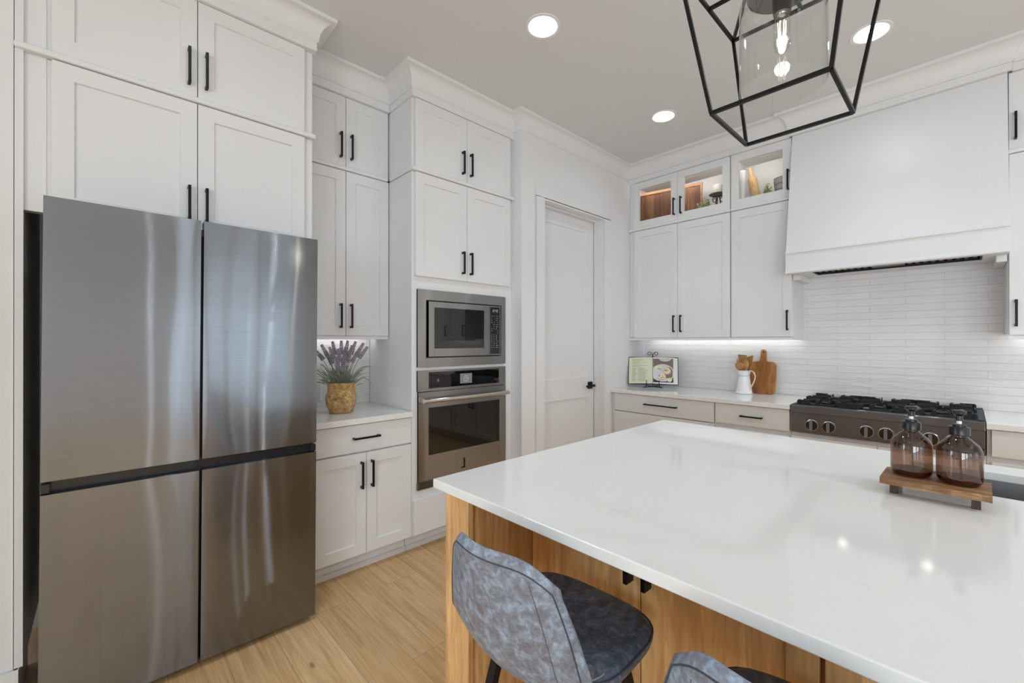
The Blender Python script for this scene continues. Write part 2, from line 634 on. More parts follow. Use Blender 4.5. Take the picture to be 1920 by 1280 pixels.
def shaker(parent, F, u0, u1, z0, z1, m, stile=0.061, rail=0.064, t=0.02, inset=0.009, name='door', flat=False, pane=None):
    """One door or drawer front: frame with a recessed panel (or glass pane)."""
    u0 += G
    u1 -= G
    mb = MB()
    if flat:
        ubox(mb, F, u0, u1, z0, z1, -t, 0)
        return mb.build(name, m, parent, bevel=0.002)
    if pane:
        for q in ((u0, u0 + stile, z0, z1), (u1 - stile, u1, z0, z1), (u0 + stile, u1 - stile, z0, z0 + rail), (u0 + stile, u1 - stile, z1 - rail, z1)):
            ubox(mb, F, *q, -t, 0)
        d = mb.build(name, m, parent)
        g = MB()
        ubox(g, F, u0 + stile - .004, u1 - stile + .004, z0 + rail - .004, z1 - rail + .004, -.013, -.010)
        g.build('glass_pane', pane, d)
        return d
    b = 0.003
    def ring(a, dd):
        return [F(u, z, dd) for u, z in ((u0 + a[0], z0 + a[1]), (u1 - a[0], z0 + a[1]), (u1 - a[0], z1 - a[1]), (u0 + a[0], z1 - a[1]))]
    loops = [ring((0, 0), -t), ring((0, 0), -.0015), ring((.0015, .0015), 0), ring((stile, rail), 0), ring((stile + b, rail + b), -inset)]
    vs = [p for l in loops for p in l]
    fs = [(0, 3, 2, 1), (16, 17, 18, 19)]
    for k in range(4):
        for i in range(4):
            j = (i + 1) % 4
            fs.append((k * 4 + i, k * 4 + j, k * 4 + 4 + j, k * 4 + 4 + i))
    mb.add(vs, fs)
    return mb.build(name, m, parent)


def pull(parent, F, u, z0, z1, horizontal=False, out=0.032, w=0.011):
    """Square bar pull standing on two posts."""
    mb = MB()
    if horizontal:      # u = u0, z0 = u1, z1 = height
        a, b, z = u, z0, z1
        ubox(mb, F, a, b, z - w / 2, z + w / 2, out - w, out)
        for q in (a, b - w * 1.3):
            ubox(mb, F, q, q + w * 1.3, z - w / 2, z + w / 2, -.001, out - w + .001)
    else:
        ubox(mb, F, u - w / 2, u + w / 2, z0, z1, out - w, out)
        for q in (z0, z1 - w * 1.3):
            ubox(mb, F, u - w / 2, u + w / 2, q, q + w * 1.3, -.001, out - w + .001)
    return mb.build('handle', M['black'], parent, bevel=0.0012)


# ------------------------------------------------------------------ shell of the room
LIGHTS = [(-1.625, 1.735), (-1.625, 3.09), (-0.372, 3.09), (0.90, 3.09), (2.2, 3.09), (2.2, 1.735),
          (-1.625, 0.39), (-0.372, -0.95), (2.2, 0.39), (3.6, 1.735), (4.6, 1.735), (0.9, -2.2), (3.6, -0.95)]  # first three are in view; the rest unseen, most added for light

structure(MB().box(XW - .2, XR + .2, YB - .2, YR + .2, -.12, 0), 'floor', M['floor'])

mb = MB()
cx = sorted({XW - .2, XR + .2} | {x + s * .12 for x, y in LIGHTS for s in (-1, 1)})
cy = sorted({YB - .2, YR + .2} | {y + s * .12 for x, y in LIGHTS for s in (-1, 1)})
for i in range(len(cx) - 1):
    for j in range(len(cy) - 1):
        a, b, c, d = cx[i], cx[i + 1], cy[j], cy[j + 1]
        hit = [L for L in LIGHTS if a - 1e-6 < L[0] - .12 and L[0] + .12 < b + 1e-6 and c - 1e-6 < L[1] - .12 and L[1] + .12 < d + 1e-6]
        if not hit:
            mb.add([(a, c, ZC), (b, c, ZC), (b, d, ZC), (a, d, ZC)], [(0, 3, 2, 1)])
            continue
        x, y = hit[0]
        n = 32
        vs = []
        for k in range(n):
            t = 2 * math.pi * k / n
            ca, sa = math.cos(t), math.sin(t)
            q = 1 / max(abs(ca), abs(sa))
            vs.append((x + ca * q * .12, y + sa * q * .12, ZC))
        for k in range(n):
            t = 2 * math.pi * k / n
            vs.append((x + math.cos(t) * .084, y + math.sin(t) * .084, ZC))
        for k in range(n):
            t = 2 * math.pi * k / n
            vs.append((x + math.cos(t) * .084, y + math.sin(t) * .084, ZC + .02))
        mb.add(vs, [(k, n + k, n + (k + 1) % n, (k + 1) % n) for k in range(n)] + [(n + k, 2 * n + k, 2 * n + (k + 1) % n, n + (k + 1) % n) for k in range(n)])
ceil = structure(mb, 'ceiling', M['ceiling'])
structure(MB().box(XW - .2, XR + .2, YB - .2, YR + .2, ZC + .13, ZC + .2), 'ceiling_slab', M['ceiling'])

structure(MB().box(XW - .2, XW, -.25, 2.284, 0, ZC), 'wall_fridge', M['wall'])
# pantry wall with the door opening
mb = MB()
Y0, Y1, ZD = 2.533, 3.35, 2.495
mb.box(XW - .2, XD, 2.284, Y0, 0, ZC).box(XW - .2, XD, Y1, YR + .2, 0, ZC).box(XW - .2, XD, Y0, Y1, ZD, ZC).box(XW - .2, XW + .3, Y0, Y1, 0, ZD)
structure(mb, 'wall_pantry', M['wall'])
structure(MB().box(XD, XR + .2, YR, YR + .2, 0, ZC), 'wall_range', M['wall'])


def wall_with_holes(name, axis, at, lo, hi, holes, thick):
    """Wall along one axis with rectangular window openings (a0, a1, z0, z1)."""
    mb = MB()
    cut = sorted({lo, hi} | {h[0] for h in holes} | {h[1] for h in holes})
    def bx(a, b, z0, z1):
        if axis == 'Y':
            mb.box(at, at + thick, a, b, z0, z1)
        else:
            mb.box(a, b, at - thick, at, z0, z1)
    for a, b in zip(cut, cut[1:]):
        h = [q for q in holes if q[0] <= a and b <= q[1]]
        if h:
            if h[0][2] > 0:
                bx(a, b, 0, h[0][2])
            bx(a, b, h[0][3], ZC)
        else:
            bx(a, b, 0, ZC)
    structure(mb, name, M['wall'])


wall_with_holes('wall_right', 'Y', XR, YB - .2, YR + .2, [(.72, 2.72, 0, 2.15), (-2.7, -1.1, .6, 2.5)], .2)
wall_with_holes('wall_behind', 'X', YB, XW, XR, [(1.15, 2.85, .12, 2.3), (3.25, 4.95, .12, 2.3)], .2)


def window(name, axis, at, a, b, z0, z1, bars):
    mb = MB()
    def bx(m, p, q, r, s, d0=.05, d1=.11):
        if axis == 'Y':
            m.box(at + d0, at + d1, p, q, r, s)
        else:
            m.box(p, q, at - d1, at - d0, r, s)
    w = .06
    bx(mb, a, a + w, z0, z1)
    bx(mb, b - w, b, z0, z1)
    bx(mb, a + w, b - w, z0, z0 + w)
    bx(mb, a + w, b - w, z1 - w, z1)
    for t in bars:
        bx(mb, t - w * .7, t + w * .7, z0 + w, z1 - w)
    o = structure(mb, name, M['trim'])
    g = MB()
    bx(g, a + w * .5, b - w * .5, z0 + w * .5, z1 - w * .5, .075, .081)
    g.build('window_glass', M['windowglass'], o)


wall_with_holes('wall_left', 'Y', -2.675, YB - .2, -.237, [(-2.9, -1.1, .3, 2.35)], .2)
window('added_window_5', 'Y', -2.72, -2.9, -1.1, .3, 2.35, [-2.0])  # unseen window added to light the oak doors and stools
window('window_1', 'Y', XR, .72, 2.72, 0, 2.15, [1.22, 1.72, 2.22])
window('added_window_2', 'Y', XR, -2.7, -1.1, .6, 2.5, [-1.9])  # out-of-view window added to light the room
window('added_window_3', 'X', YB, 1.15, 2.85, .12, 2.3, [2.0])  # unseen, added behind the camera to light the fronts facing it
window('added_window_4', 'X', YB, 3.25, 4.95, .12, 2.3, [4.1])  # second added rear window, also only for its light

# baseboard wrapping the end of the left wall
mb = MB()
mb.box(-2.475, -2.459, -3.6, -.2225, 0, .14).box(-2.75, -2.459, -.237, -.2225, 0, .14)
structure(mb, 'baseboard_left', M['trim'], bevel=.002)
structure(MB().box(XD, XD + .014, Y1 + .1, 3.44, 0, .14), 'baseboard_pantry', M['trim'], bevel=.002)

# tiled backsplash
mb = MB()
mb.box(XD + .001, 1.7, YR - .009, YR, .914, 1.40).box(-.93, .17, YR - .009, YR, 1.40, 1.88)
structure(mb, 'wall_tile_range', M['tile'])
structure(MB().box(XW, XW + .009, .82, 1.41, .914, 1.42), 'wall_tile_fridge', M['tile'])

# crown moulding swept round the cabinets and the pantry wall
path = [(-2.445, -.237), (-2.445, .828), (-2.745, .828), (-2.745, 1.405), (-2.445, 1.405), (-2.445, 2.284), (XD, 2.284), (XD, 3.762), (-.945, 3.762), (-.945, 3.742), (.185, 3.742), (.185, 3.762), (1.7, 3.762)]
prof = [(-.012, 2.966), (.007, 2.966), (.007, 2.972)] + [(.009 + .064 * (1 - math.cos(R(a))), 2.974 + .094 * math.sin(R(a))) for a in range(0, 91, 10)] + [(.08, 3.07), (.08, ZC - .0004), (-.012, ZC - .0004)]


def sweep(path, prof):
    mb = MB()
    P = [Vector(p) for p in path]
    n = len(prof)
    for k, p in enumerate(P):
        d0 = (p - P[k - 1]).normalized() if k else None
        d1 = (P[k + 1] - p).normalized() if k < len(P) - 1 else None
        n0 = Vector((d0.y, -d0.x)) if d0 else None
        n1 = Vector((d1.y, -d1.x)) if d1 else None
        if n0 is None:
            m = n1
        elif n1 is None:
            m = n0
        else:
            s = n0 + n1
            m = s / (1 + n0.dot(n1)) if s.length > 1e-6 else n0
        for o, z in prof:
            q = p + m * o
            mb.v.append((q.x, q.y, z))
    for k in range(len(P) - 1):
        for i in range(n):
            j = (i + 1) % n
            mb.f.append((k * n + i, k * n + j, (k + 1) * n + j, (k + 1) * n + i))
            mb.sm.append(True)
    mb.f += [tuple(range(n))[::-1], tuple((len(P) - 1) * n + i for i in range(n))]
    mb.sm += [False, False]
    return mb


structure(sweep(path, prof), 'trim_1', M['trim'], auto=25)

# pantry door: casing, leaf with two panels, lever
mb = MB()
c = .008
mb.box(XD, XD + c, Y0 - .1, Y0 - .012, 0, ZD + .012).box(XD, XD + c, Y1 + .012, Y1 + .1, 0, ZD + .012).box(XD, XD + c, Y0 - .1, Y1 + .1, ZD + .012, ZD + .1)
structure(mb, 'trim_2', M['trim'], bevel=.003)
mb = MB()
for y0, y1 in ((Y0 - .012, Y0 + .004), (Y1 - .004, Y1 + .012)):
    mb.box(XD - .15, XD + .008, y0, y1, 0, ZD + .012)
mb.box(XD - .15, XD + .008, Y0 + .004, Y1 - .004, ZD - .004, ZD + .012)
for y0, y1 in ((Y0 + .004, Y0 + .018), (Y1 - .018, Y1 - .004)):
    mb.box(XD - .1, XD - .065, y0, y1, 0, ZD - .004)
mb.box(XD - .1, XD - .065, Y0 + .018, Y1 - .018, ZD - .018, ZD - .004)
structure(mb, 'trim_3', M['trim'], bevel=.0015)
XL = -2.467
mb = MB()
W = lambda u, z, d: (XL + d, u, z)
a0, a1 = Y0 + .008, Y1 - .008
def panel_loop(mb, u0, u1, z0, z1, rings):
    vs = []
    for a, d in rings:
        vs += [W(u0 + a, z0 + a, d), W(u1 - a, z0 + a, d), W(u1 - a, z1 - a, d), W(u0 + a, z1 - a, d)]
    fs = [(len(vs) - 4, len(vs) - 3, len(vs) - 2, len(vs) - 1)]
    for k in range(len(rings) - 1):
        for i in range(4):
            j = (i + 1) % 4
            fs.append((k * 4 + i, k * 4 + j, k * 4 + 4 + j, k * 4 + 4 + i))
    mb.add(vs, fs)
for u0, u1, z0, z1 in ((a0, 2.66, .008, ZD - .01), (3.221, a1, .008, ZD - .01), (2.66, 3.221, .008, .25), (2.66, 3.221, .846, 1.033), (2.66, 3.221, 2.37, ZD - .01)):
    mb.box(XL - .035, XL, u0, u1, z0, z1)
for z0, z1 in ((.25, .846), (1.033, 2.37)):
    panel_loop(mb, 2.66, 3.221, z0, z1, [(0, 0), (.004, -.011), (.02, -.011)])
door = structure(mb, 'door_1', M['trim'])
mb = MB()
mb.box(XL, XL + .008, 3.245, 3.311, .917, .983)
mb.tube([(XL + .006, 3.278, .95), (XL + .052, 3.278, .95)], .011, 12)
mb.bar((XL + .05, 3.288, .95), (XL + .05, 3.168, .948), .014, .02)
mb.build('door_handle', M['black'], door, bevel=.001)

# ------------------------------------------------------------------ cabinets of the fridge wall
ZM0, ZM1 = 2.449, 2.473      # bead between the stacked cabinets
ZB, ZT = 2.475, 2.917        # upper doors
FW = 'stacked cabinets on the fridge wall'


def bead(parent, F, u0, u1, e0=.0, e1=.0, d0=-.022):
    mb = MB()
    ubox(mb, F, u0 - e0, u1 + e1, ZM0, ZM1, d0, .012)
    return mb.build('bead_molding', M['white'], parent, bevel=.006, seg=3)


# over the fridge
F = west(-2.459)
t = thing('wall_cabinet', (-2.7, .3, 1.853), 'white two-door cabinet right above the stainless fridge', 'cabinet', FW)
mb = MB()
mb.box(-3.07, -2.481, -.155, .816, 1.853, ZM0)
mb.box(-3.07, -2.481, .79, .816, 0, 1.853)
mb.box(-3.07, -2.482, -.234, -.212, 0.142, ZM0)
mb.box(-2.482, -2.466, -.234, -.212, .142, ZM0)
mb.box(-2.52, -2.478, -.212, -.155, 1.853, ZM0)
mb.build('carcass', M['white'], t)
for a, b, h in ((-.142, .313, .281), (.313, .774, .345)):
    d = shaker(t, F, a, b, 1.86, ZM0 - .003, M['white'])
    pull(d, F, h, 1.905, 2.06)
t = thing('wall_cabinet', (-2.7, .3, ZM0), 'white two-door topper cabinet under the ceiling above the fridge', 'cabinet', FW)
mb = MB()
mb.box(-3.07, -2.481, -.155, .816, ZM1, 2.966)
mb.box(-2.52, -2.478, -.212, -.155, ZM1, 2.966)
mb.box(-2.52, -2.466, -.234, -.212, ZM1, 2.92)
mb.build('carcass', M['white'], t)
ubox(MB(), F, 0, 1, 0, 1, 0, 1)
mb = MB()
ubox(mb, F, -.235, .828, 2.919, 2.968, -.022, .02)
mb.build('fascia', M['white'], t, bevel=.0015)
bead(t, F, -.2345, .816, 0, .012)
for a, b, h in ((-.142, .313, .281), (.313, .774, .345)):
    d = shaker(t, F, a, b, ZB, ZT, M['white'])
    pull(d, F, h, 2.52, 2.683)

# between the fridge and the oven tower
F = west(-2.766)
t = thing('wall_cabinet', (-2.9, 1.115, 1.373), 'tall white two-door cabinet above the lavender basket', 'cabinet', FW)
mb = MB()
mb.box(XW + .001, -2.788, .82, 1.408, 1.40, ZM0)
mb.box(-2.81, -2.77, .82, 1.408, 1.373, 1.393)
mb.build('carcass', M['white'], t)
for a, b, h in ((.822, 1.115, 1.079), (1.115, 1.408, 1.145)):
    d = shaker(t, F, a, b, 1.395, ZM0 - .003, M['white'])
    pull(d, F, h, 1.444, 1.598)
t = thing('wall_cabinet', (-2.9, 1.115, ZM0), 'white two-door topper cabinet between the fridge and the oven tower', 'cabinet', FW)
mb = MB()
mb.box(XW + .001, -2.788, .82, 1.405, ZM1, 2.966)
mb.build('carcass', M['white'], t)
mb = MB()
ubox(mb, F, .83, 1.405, 2.919, 2.968, -.022, .02)
mb.build('fascia', M['white'], t, bevel=.0015)
bead(t, F, .822, 1.40)
for a, b, h in ((.822, 1.115, 1.079), (1.115, 1.405, 1.147)):
    d = shaker(t, F, a, b, ZB, ZT, M['white'])
    pull(d, F, h, 2.522, 2.68)

F = west(-2.466)
t = thing('base_cabinet', (-2.75, 1.115, 0), 'white base cabinet with one drawer between fridge and wall oven', 'cabinet')
mb = MB()
mb.box(XW + .001, -2.488, .82, 1.408, .112, .88)
mb.box(XW + .001, -2.555, .82, 1.408, 0, .112)
mb.box(-2.555, -2.541, .82, 1.408, 0, .03)
mb.build('carcass', M['white'], t)
d = shaker(t, F, .822, 1.411, .716, .874, M['white'], flat=True, name='drawer')
pull(d, F, 1.032, 1.192, .798, True)
for a, b, h in ((.822, 1.116, 1.083), (1.116, 1.411, 1.146)):
    d = shaker(t, F, a, b, .116, .706, M['white'])
    pull(d, F, h, .503, .658)
tag(MB().box(XW + .009, -2.442, .82, 1.411, .8805, .914).build('countertop', M['quartz'], bevel=.0025), 'short white quartz countertop under the lavender basket', 'countertop')

# oven tower
t = thing('oven_cabinet', (-2.75, 1.84, 0), 'tall white cabinet holding the microwave and wall oven', 'cabinet')
mb = MB()
mb.box(XW + .001, -2.488, 1.413, 1.43, .112, ZM0).box(XW + .001, -2.488, 2.252, 2.282, .112, ZM0)
mb.box(XW + .001, XW + .02, 1.43, 2.252, .112, ZM0)
for z0, z1 in ((1.70, ZM0), (1.170, 1.190), (.112, .415)):
    mb.box(XW + .02, -2.488, 1.43, 2.252, z0, z1)
for y0, y1, z0, z1 in ((1.413, 1.465, .112, ZM0), (2.190, 2.282, .112, ZM0), (1.465, 2.190, 1.685, ZM0), (1.465, 2.190, 1.155, 1.205), (1.465, 2.190, .112, .415)):
    mb.box(-2.488, -2.470, y0, y1, z0, z1)
mb.box(XW + .001, -2.555, 1.413, 2.282, 0, .112)
mb.box(-2.555, -2.541, 1.413, 2.282, 0, .03)
mb.build('carcass', M['white'], t)
F = west(-2.45)
for a, b, h in ((1.43, 1.839, 1.797), (1.839, 2.251, 1.865)):
    d = shaker(t, F, a, b, 1.779, ZM0 - .003, M['white'])
    pull(d, F, h, 1.826, 1.981)
shaker(t, F, 1.416, 2.251, .122, .348, M['white'], flat=True, name='drawer')
t = thing('wall_cabinet', (-2.75, 1.84, ZM0), 'white two-door topper cabinet above the oven tower', 'cabinet', FW)
mb = MB()
mb.box(XW + .001, -2.472, 1.413, 2.282, ZM1, 2.966)
mb.build('carcass', M['white'], t)
mb = MB()
ubox(mb, F, 1.404, 2.283, 2.919, 2.968, -.022, .008)
mb.box(-2.745, -2.472, 1.404, 1.4125, 2.919, 2.968)
mb.build('fascia', M['white'], t, bevel=.0015)
bead(t, F, 1.404, 2.283)
mb = MB()
mb.box(-2.75, -2.46, 1.402, 1.4125, ZM0, ZM1)
mb.build('bead_molding', M['white'], t, bevel=.004)
for a, b, h in ((1.43, 1.839, 1.797), (1.839, 2.251, 1.866)):
    d = shaker(t, F, a, b, ZB, ZT, M['white'])
    pull(d, F, h, 2.52, 2.678)

# ------------------------------------------------------------------ microwave and oven
F = west(-2.456)
t = thing('microwave', (-2.6, 1.83, 1.191), 'built-in stainless microwave with black glass window above the oven', 'microwave')
mb = MB()
for q in ((1.449, 1.511, 1.191, 1.697), (2.162, 2.206, 1.191, 1.697), (1.511, 2.162, 1.191, 1.25), (1.511, 2.162, 1.629, 1.697)):
    ubox(mb, F, *q, -.0135, 0)
mb.build('trim_frame', M['steel'], t, bevel=.001)
mb = MB()
ubox(mb, F, 1.511, 2.162, 1.25, 1.629, -.4, -.022)
mb.build('body', M['rubber'], t)
mb = MB()
for q in ((1.531, 1.574, 1.258, 1.622), (1.997, 2.044, 1.258, 1.622), (1.574, 1.997, 1.258, 1.312), (1.574, 1.997, 1.583, 1.622)):
    ubox(mb, F, *q, -.022, 0)
d = mb.build('door', M['steel'], t, bevel=.001)
mb = MB()
ubox(mb, F, 1.574, 1.997, 1.312, 1.583, -.02, -.003)
mb.build('window_glass', M['blackglass'], d, label='black glass window')
mb = MB()
for q in ((2.045, 2.053, 1.258, 1.622), (2.146, 2.154, 1.258, 1.622), (2.053, 2.146, 1.258, 1.266), (2.053, 2.146, 1.614, 1.622)):
    ubox(mb, F, *q, -.022, 0)
cp = mb.build('control_panel', M['steel'], t)
mb = MB()
ubox(mb, F, 2.053, 2.146, 1.266, 1.614, -.02, -.002)
mb.build('keypad', M['blackglass'], cp, label='black glass keypad')
# illegible key legends: rows of small strokes, and a seven-segment clock
mb = MB()
rnd = random.Random(3)
for row in range(16):
    z = 1.545 - row * .0155
    for cxk in (2.070, 2.092, 2.116, 2.130):
        if rnd.random() < .8:
            w = .004 + .006 * rnd.random()
            ubox(mb, F, cxk - w / 2, cxk + w / 2, z, z + .004, -.002, -.0014)
mb.build('key_legend', M['printing'], cp)
SEG = {'a': (0, 1, 1, 1), 'b': (1, .5, 1, 1), 'c': (1, 0, 1, .5), 'd': (0, 0, 1, 0), 'e': (0, 0, 0, .5), 'f': (0, .5, 0, 1), 'g': (0, .5, 1, .5)}
DIG = {'1': 'bc', '2': 'abged', '0': 'abcdef', '4': 'fgbc', '5': 'afgcd'}
def digits(mb, F, text, u, z, w, h, d):
    for ch in text:
        if ch == ':':
            for q in (.3, .7):
                ubox(mb, F, u, u + w * .2, z + h * q, z + h * q + w * .2, d, d + .0006)
            u += w * .55
            continue
        for s in DIG[ch]:
            x0, y0, x1, y1 = SEG[s]
            ubox(mb, F, u + x0 * w - w * .12, u + x1 * w + w * .12, z + y0 * h - w * .12, z + y1 * h + w * .12, d, d + .0006)
        u += w * 1.6
mb = MB()
digits(mb, F, '12:42', 2.072, 1.578, .009, .017, -.002)
mb.build('clock_display', M['display'], cp)

t = thing('built_in_oven', (-2.6, 1.83, .4), 'built-in stainless oven with long tubular handle', 'oven')
mb = MB()
ubox(mb, F, 1.470, 2.186, .45, 1.150, -.55, -.03)
ubox(mb, F, 1.454, 2.202, .45, 1.150, -.0135, -.011)
mb.build('body', M['rubber'], t)
mb = MB()
for q in ((1.449, 1.531, 1.032, 1.169), (2.139, 2.206, 1.032, 1.169), (1.531, 2.139, 1.032, 1.050), (1.531, 2.139, 1.156, 1.169)):
    ubox(mb, F, *q, -.0135, 0)
cp = mb.build('control_panel', M['steel'], t, bevel=.001)
mb = MB()
ubox(mb, F, 1.531, 2.139, 1.050, 1.156, -.010, -.002)
mb.build('panel_glass', M['blackglass'], cp, label='black glass control strip')
mb = MB()
ubox(mb, F, 1.783, 1.886, 1.066, 1.135, -.002, -.0012)
mb.build('display', mat('oven_display', (120, 122, 124), .2, emit=(150, 152, 154), es=.25), cp)
def disc_ring(mb, F, u, z, r0, r1, d0, d1, n=32):
    vs = []
    for r in (r0, r1):
        for d in (d0, d1):
            vs += [F(u + r * math.cos(2 * math.pi * k / n), z + r * math.sin(2 * math.pi * k / n), d) for k in range(n)]
    fs = []
    for k in range(n):
        j = (k + 1) % n
        fs += [(k, j, n + j, n + k), (2 * n + k, 3 * n + k, 3 * n + j, 2 * n + j), (n + k, n + j, 3 * n + j, 3 * n + k), (k, 2 * n + k, 2 * n + j, j)]
    mb.add(vs, fs)
mb = MB()
disc_ring(mb, F, 1.834, 1.100, .017, .021, -.001, 0)
ubox(mb, F, 1.831, 1.850, 1.098, 1.102, -.001, 0)
ubox(mb, F, 1.831, 1.835, 1.098, 1.111, -.001, 0)
mb.build('clock_face', M['display'], cp)
mb = MB()
ubox(mb, F, 1.598, 1.610, 1.09, 1.092, -.002, -.0012)
ubox(mb, F, 1.598, 1.600, 1.092, 1.106, -.002, -.0012)
ubox(mb, F, 1.608, 1.610, 1.092, 1.106, -.002, -.0012)
ubox(mb, F, 1.598, 1.610, 1.106, 1.108, -.002, -.0012)
ubox(mb, F, 1.602, 1.606, 1.096, 1.102, -.002, -.0012)
mb.build('lamp_icon', M['printing'], cp)
mb = MB()
for q in ((1.452, 1.527, .452, 1.028), (2.139, 2.204, .452, 1.028), (1.527, 2.139, .452, .614), (1.527, 2.139, .924, 1.028)):
    ubox(mb, F, *q, -.0105, .004)
d = mb.build('door', M['steel'], t, bevel=.001)
mb = MB()
ubox(mb, F, 1.527, 2.139, .614, .924, -.010, 0)
mb.build('window_glass', M['blackglass'], d, label='black glass window')
mb = MB()
for u in (1.48, 2.175):
    ubox(mb, F, u - .012, u + .012, .963, .990, .004, .04)
pts = [F(1.462, .977, .052), F(2.19, .977, .052)]
mb.tube(pts, .0145, 16)
mb.build('handle', M['chrome'], d, bevel=.001)
mb = MB()
mb.prism([(1.787, .478), (1.822, .478), (1.822, .538), (1.808, .552), (1.808, .512)], .004, .0055, F)
mb.build('badge', M['plastic'], d, label='black angular emblem')
mb = MB()
mb.prism([(1.791, .486), (1.806, .497), (1.806, .509), (1.791, .494)], .0055, .006, F)
mb.build('badge_inlay', M['chrome'], d)
mb = MB()
ubox(mb, F, 1.452, 2.204, .402, .448, -.0135, -.010)
ubox(mb, F, 1.449, 1.462, .400, .448, -.0135, .004)
ubox(mb, F, 2.193, 2.206, .400, .448, -.0135, .004)
for k in range(4):
    ubox(mb, F, 1.462, 2.193, .401 + k * .0125, .4055 + k * .0125, -.0105, .003)
mb.build('vent_grille', M['darkchrome'], t)

# ------------------------------------------------------------------ refrigerator
XF = -2.22
t = thing('refrigerator', (-2.6, .294, 0), 'large brushed stainless four-door refrigerator', 'refrigerator')
mb = MB()
mb.box(-2.98, -2.305, -.135, .74, .03, 1.845)
mb.build('body', M['grey'], t, bevel=.004)
mb = MB()
mb.box(-2.31, -2.262, -.13, .737, .02, 1.80)
mb.build('gasket', M['rubber'], t)
def fridge_door(y0, y1, z0, z1):
    """Door slab whose brushed face swells very slightly in the middle."""
    mb = MB()
    nu, nv = 32, 32
    vs = []
    for j in range(nv + 1):
        for i in range(nu + 1):
            a, b = i / nu, j / nv
            e = (1 - (2 * a - 1) ** 6) * (1 - (2 * b - 1) ** 6)
            d = .0010 * e - .0016 * (1 - (2 * a - 1) ** 2) * (1 - (2 * b - 1) ** 6)
            vs.append((XF - .001 + d, y0 + (y1 - y0) * a, z0 + (z1 - z0) * b))
    fs = [(j * (nu + 1) + i, j * (nu + 1) + i + 1, (j + 1) * (nu + 1) + i + 1, (j + 1) * (nu + 1) + i) for j in range(nv) for i in range(nu)]
    n = len(vs)
    edge = [i for i in range(nu + 1)] + [(j + 1) * (nu + 1) - 1 for j in range(1, nv + 1)] + [nv * (nu + 1) + i for i in range(nu - 1, -1, -1)] + [j * (nu + 1) for j in range(nv - 1, 0, -1)]
    back = []
    for k in edge:
        p = vs[k]
        back.append(len(vs))
        vs.append((XF - .06, p[1], p[2]))
    m = len(edge)
    for k in range(m):
        fs.append((edge[k], back[k], back[(k + 1) % m], edge[(k + 1) % m]))
    fs.append(tuple(back))
    mb.add(vs, fs, True)
    return mb.build('door', M['fridge'], t, auto=30)
for y0, y1 in ((-.158, .283), (.293, .745)):
    u = fridge_door(y0, y1, .868, 1.859)
    l = fridge_door(y0, y1, .03, .822)
    mb = MB()
    e = .022
    mb.box(XF - .045, XF - .035, y0 + .004, y1 - .004, .822, .868)
    if y0 < 0:
        mb.box(XF - .04, XF - .006, y0, y0 + e, .826, .858)
    else:
        mb.box(XF - .04, XF - .006, y1 - e, y1, .826, .858)
    mb.build('grip_recess', M['recess'], l, bevel=.001, label='black recessed finger grip')
for x, y in ((-2.34, -.1), (-2.34, .69), (-2.9, -.1), (-2.9, .69)):
    MB().tube([(x, y, .002), (x, y, .03)], .018, 10).build('foot', M['rubber'], t)
t.rotation_euler.x = -.0065

# ------------------------------------------------------------------ range wall cabinets
RW = 'stacked cabinets on the range wall'
YF = 3.781
F = south(YF)


def glass_cabinet(u0, u1, doors, handles, label, ends):
    t = thing('glass_cabinet', ((u0 + u1) / 2, 3.95, ZM0), label, 'cabinet', RW)
    mb = MB()
    y0, y1 = YF + .022, YR - .001
    mb.box(u0, u1, y0, y1, ZM1, ZM1 + .012).box(u0, u1, y0, y1, 2.905, 2.966)
    mb.box(u0, u0 + .016, y0, y1, ZM1 + .012, 2.905).box(u1 - .016, u1, y0, y1, ZM1 + .012, 2.905)
    mb.box(u0 + .016, u1 - .016, y1 - .012, y1, ZM1 + .012, 2.905)
    mb.build('carcass', M['inside'], t)
    mb = MB()
    ubox(mb, F, ends[0], ends[1], 2.919, 2.966, -.022, .018)
    if ends[0] < u0 - .01:
        ubox(mb, F, ends[0], u0, ZM1, 2.919, -.04, -.02)
    mb.build('fascia', M['white'], t, bevel=.0015)
    bead(t, F, min(ends[0], u0), u1)
    for a, b, h in [(d[0], d[1], q) for d, q in zip(doors, handles)]:
        d = shaker(t, F, a, b, ZB, ZT, M['white'], pane=M['pane'])
        pull(d, F, h, 2.525, 2.68)
    p = MB()
    p.box(u0 + .03, u1 - .03, YF + .026, YF + .036, 2.874, 2.888)
    p.build('light_strip', M['puckglow'], t)
    return t


def wall_cabinet(u0, u1, doors, handles, label, ends):
    t = thing('wall_cabinet', ((u0 + u1) / 2, 3.95, 1.373), label, 'cabinet', RW)
    mb = MB()
    mb.box(u0, u1, YF + .022, YR - .001, 1.40, ZM0)
    mb.box(ends[0], ends[1], YF + .004, YF + .035, 1.373, 1.392)
    if ends[0] < u0 - .01:
        mb.box(ends[0], u0, YF + .02, YF + .04, 1.40, ZM0)
    if ends[2]:
        mb.box(u1 - .02, u1, YF + .022, YR - .011, 1.373, 1.40)
    mb.build('carcass', M['white'], t)
    for (a, b), h in zip(doors, handles):
        d = shaker(t, F, a, b, 1.395, ZM0 - .003, M['white'])
        pull(d, F, h, 1.445, 1.60)
    return t


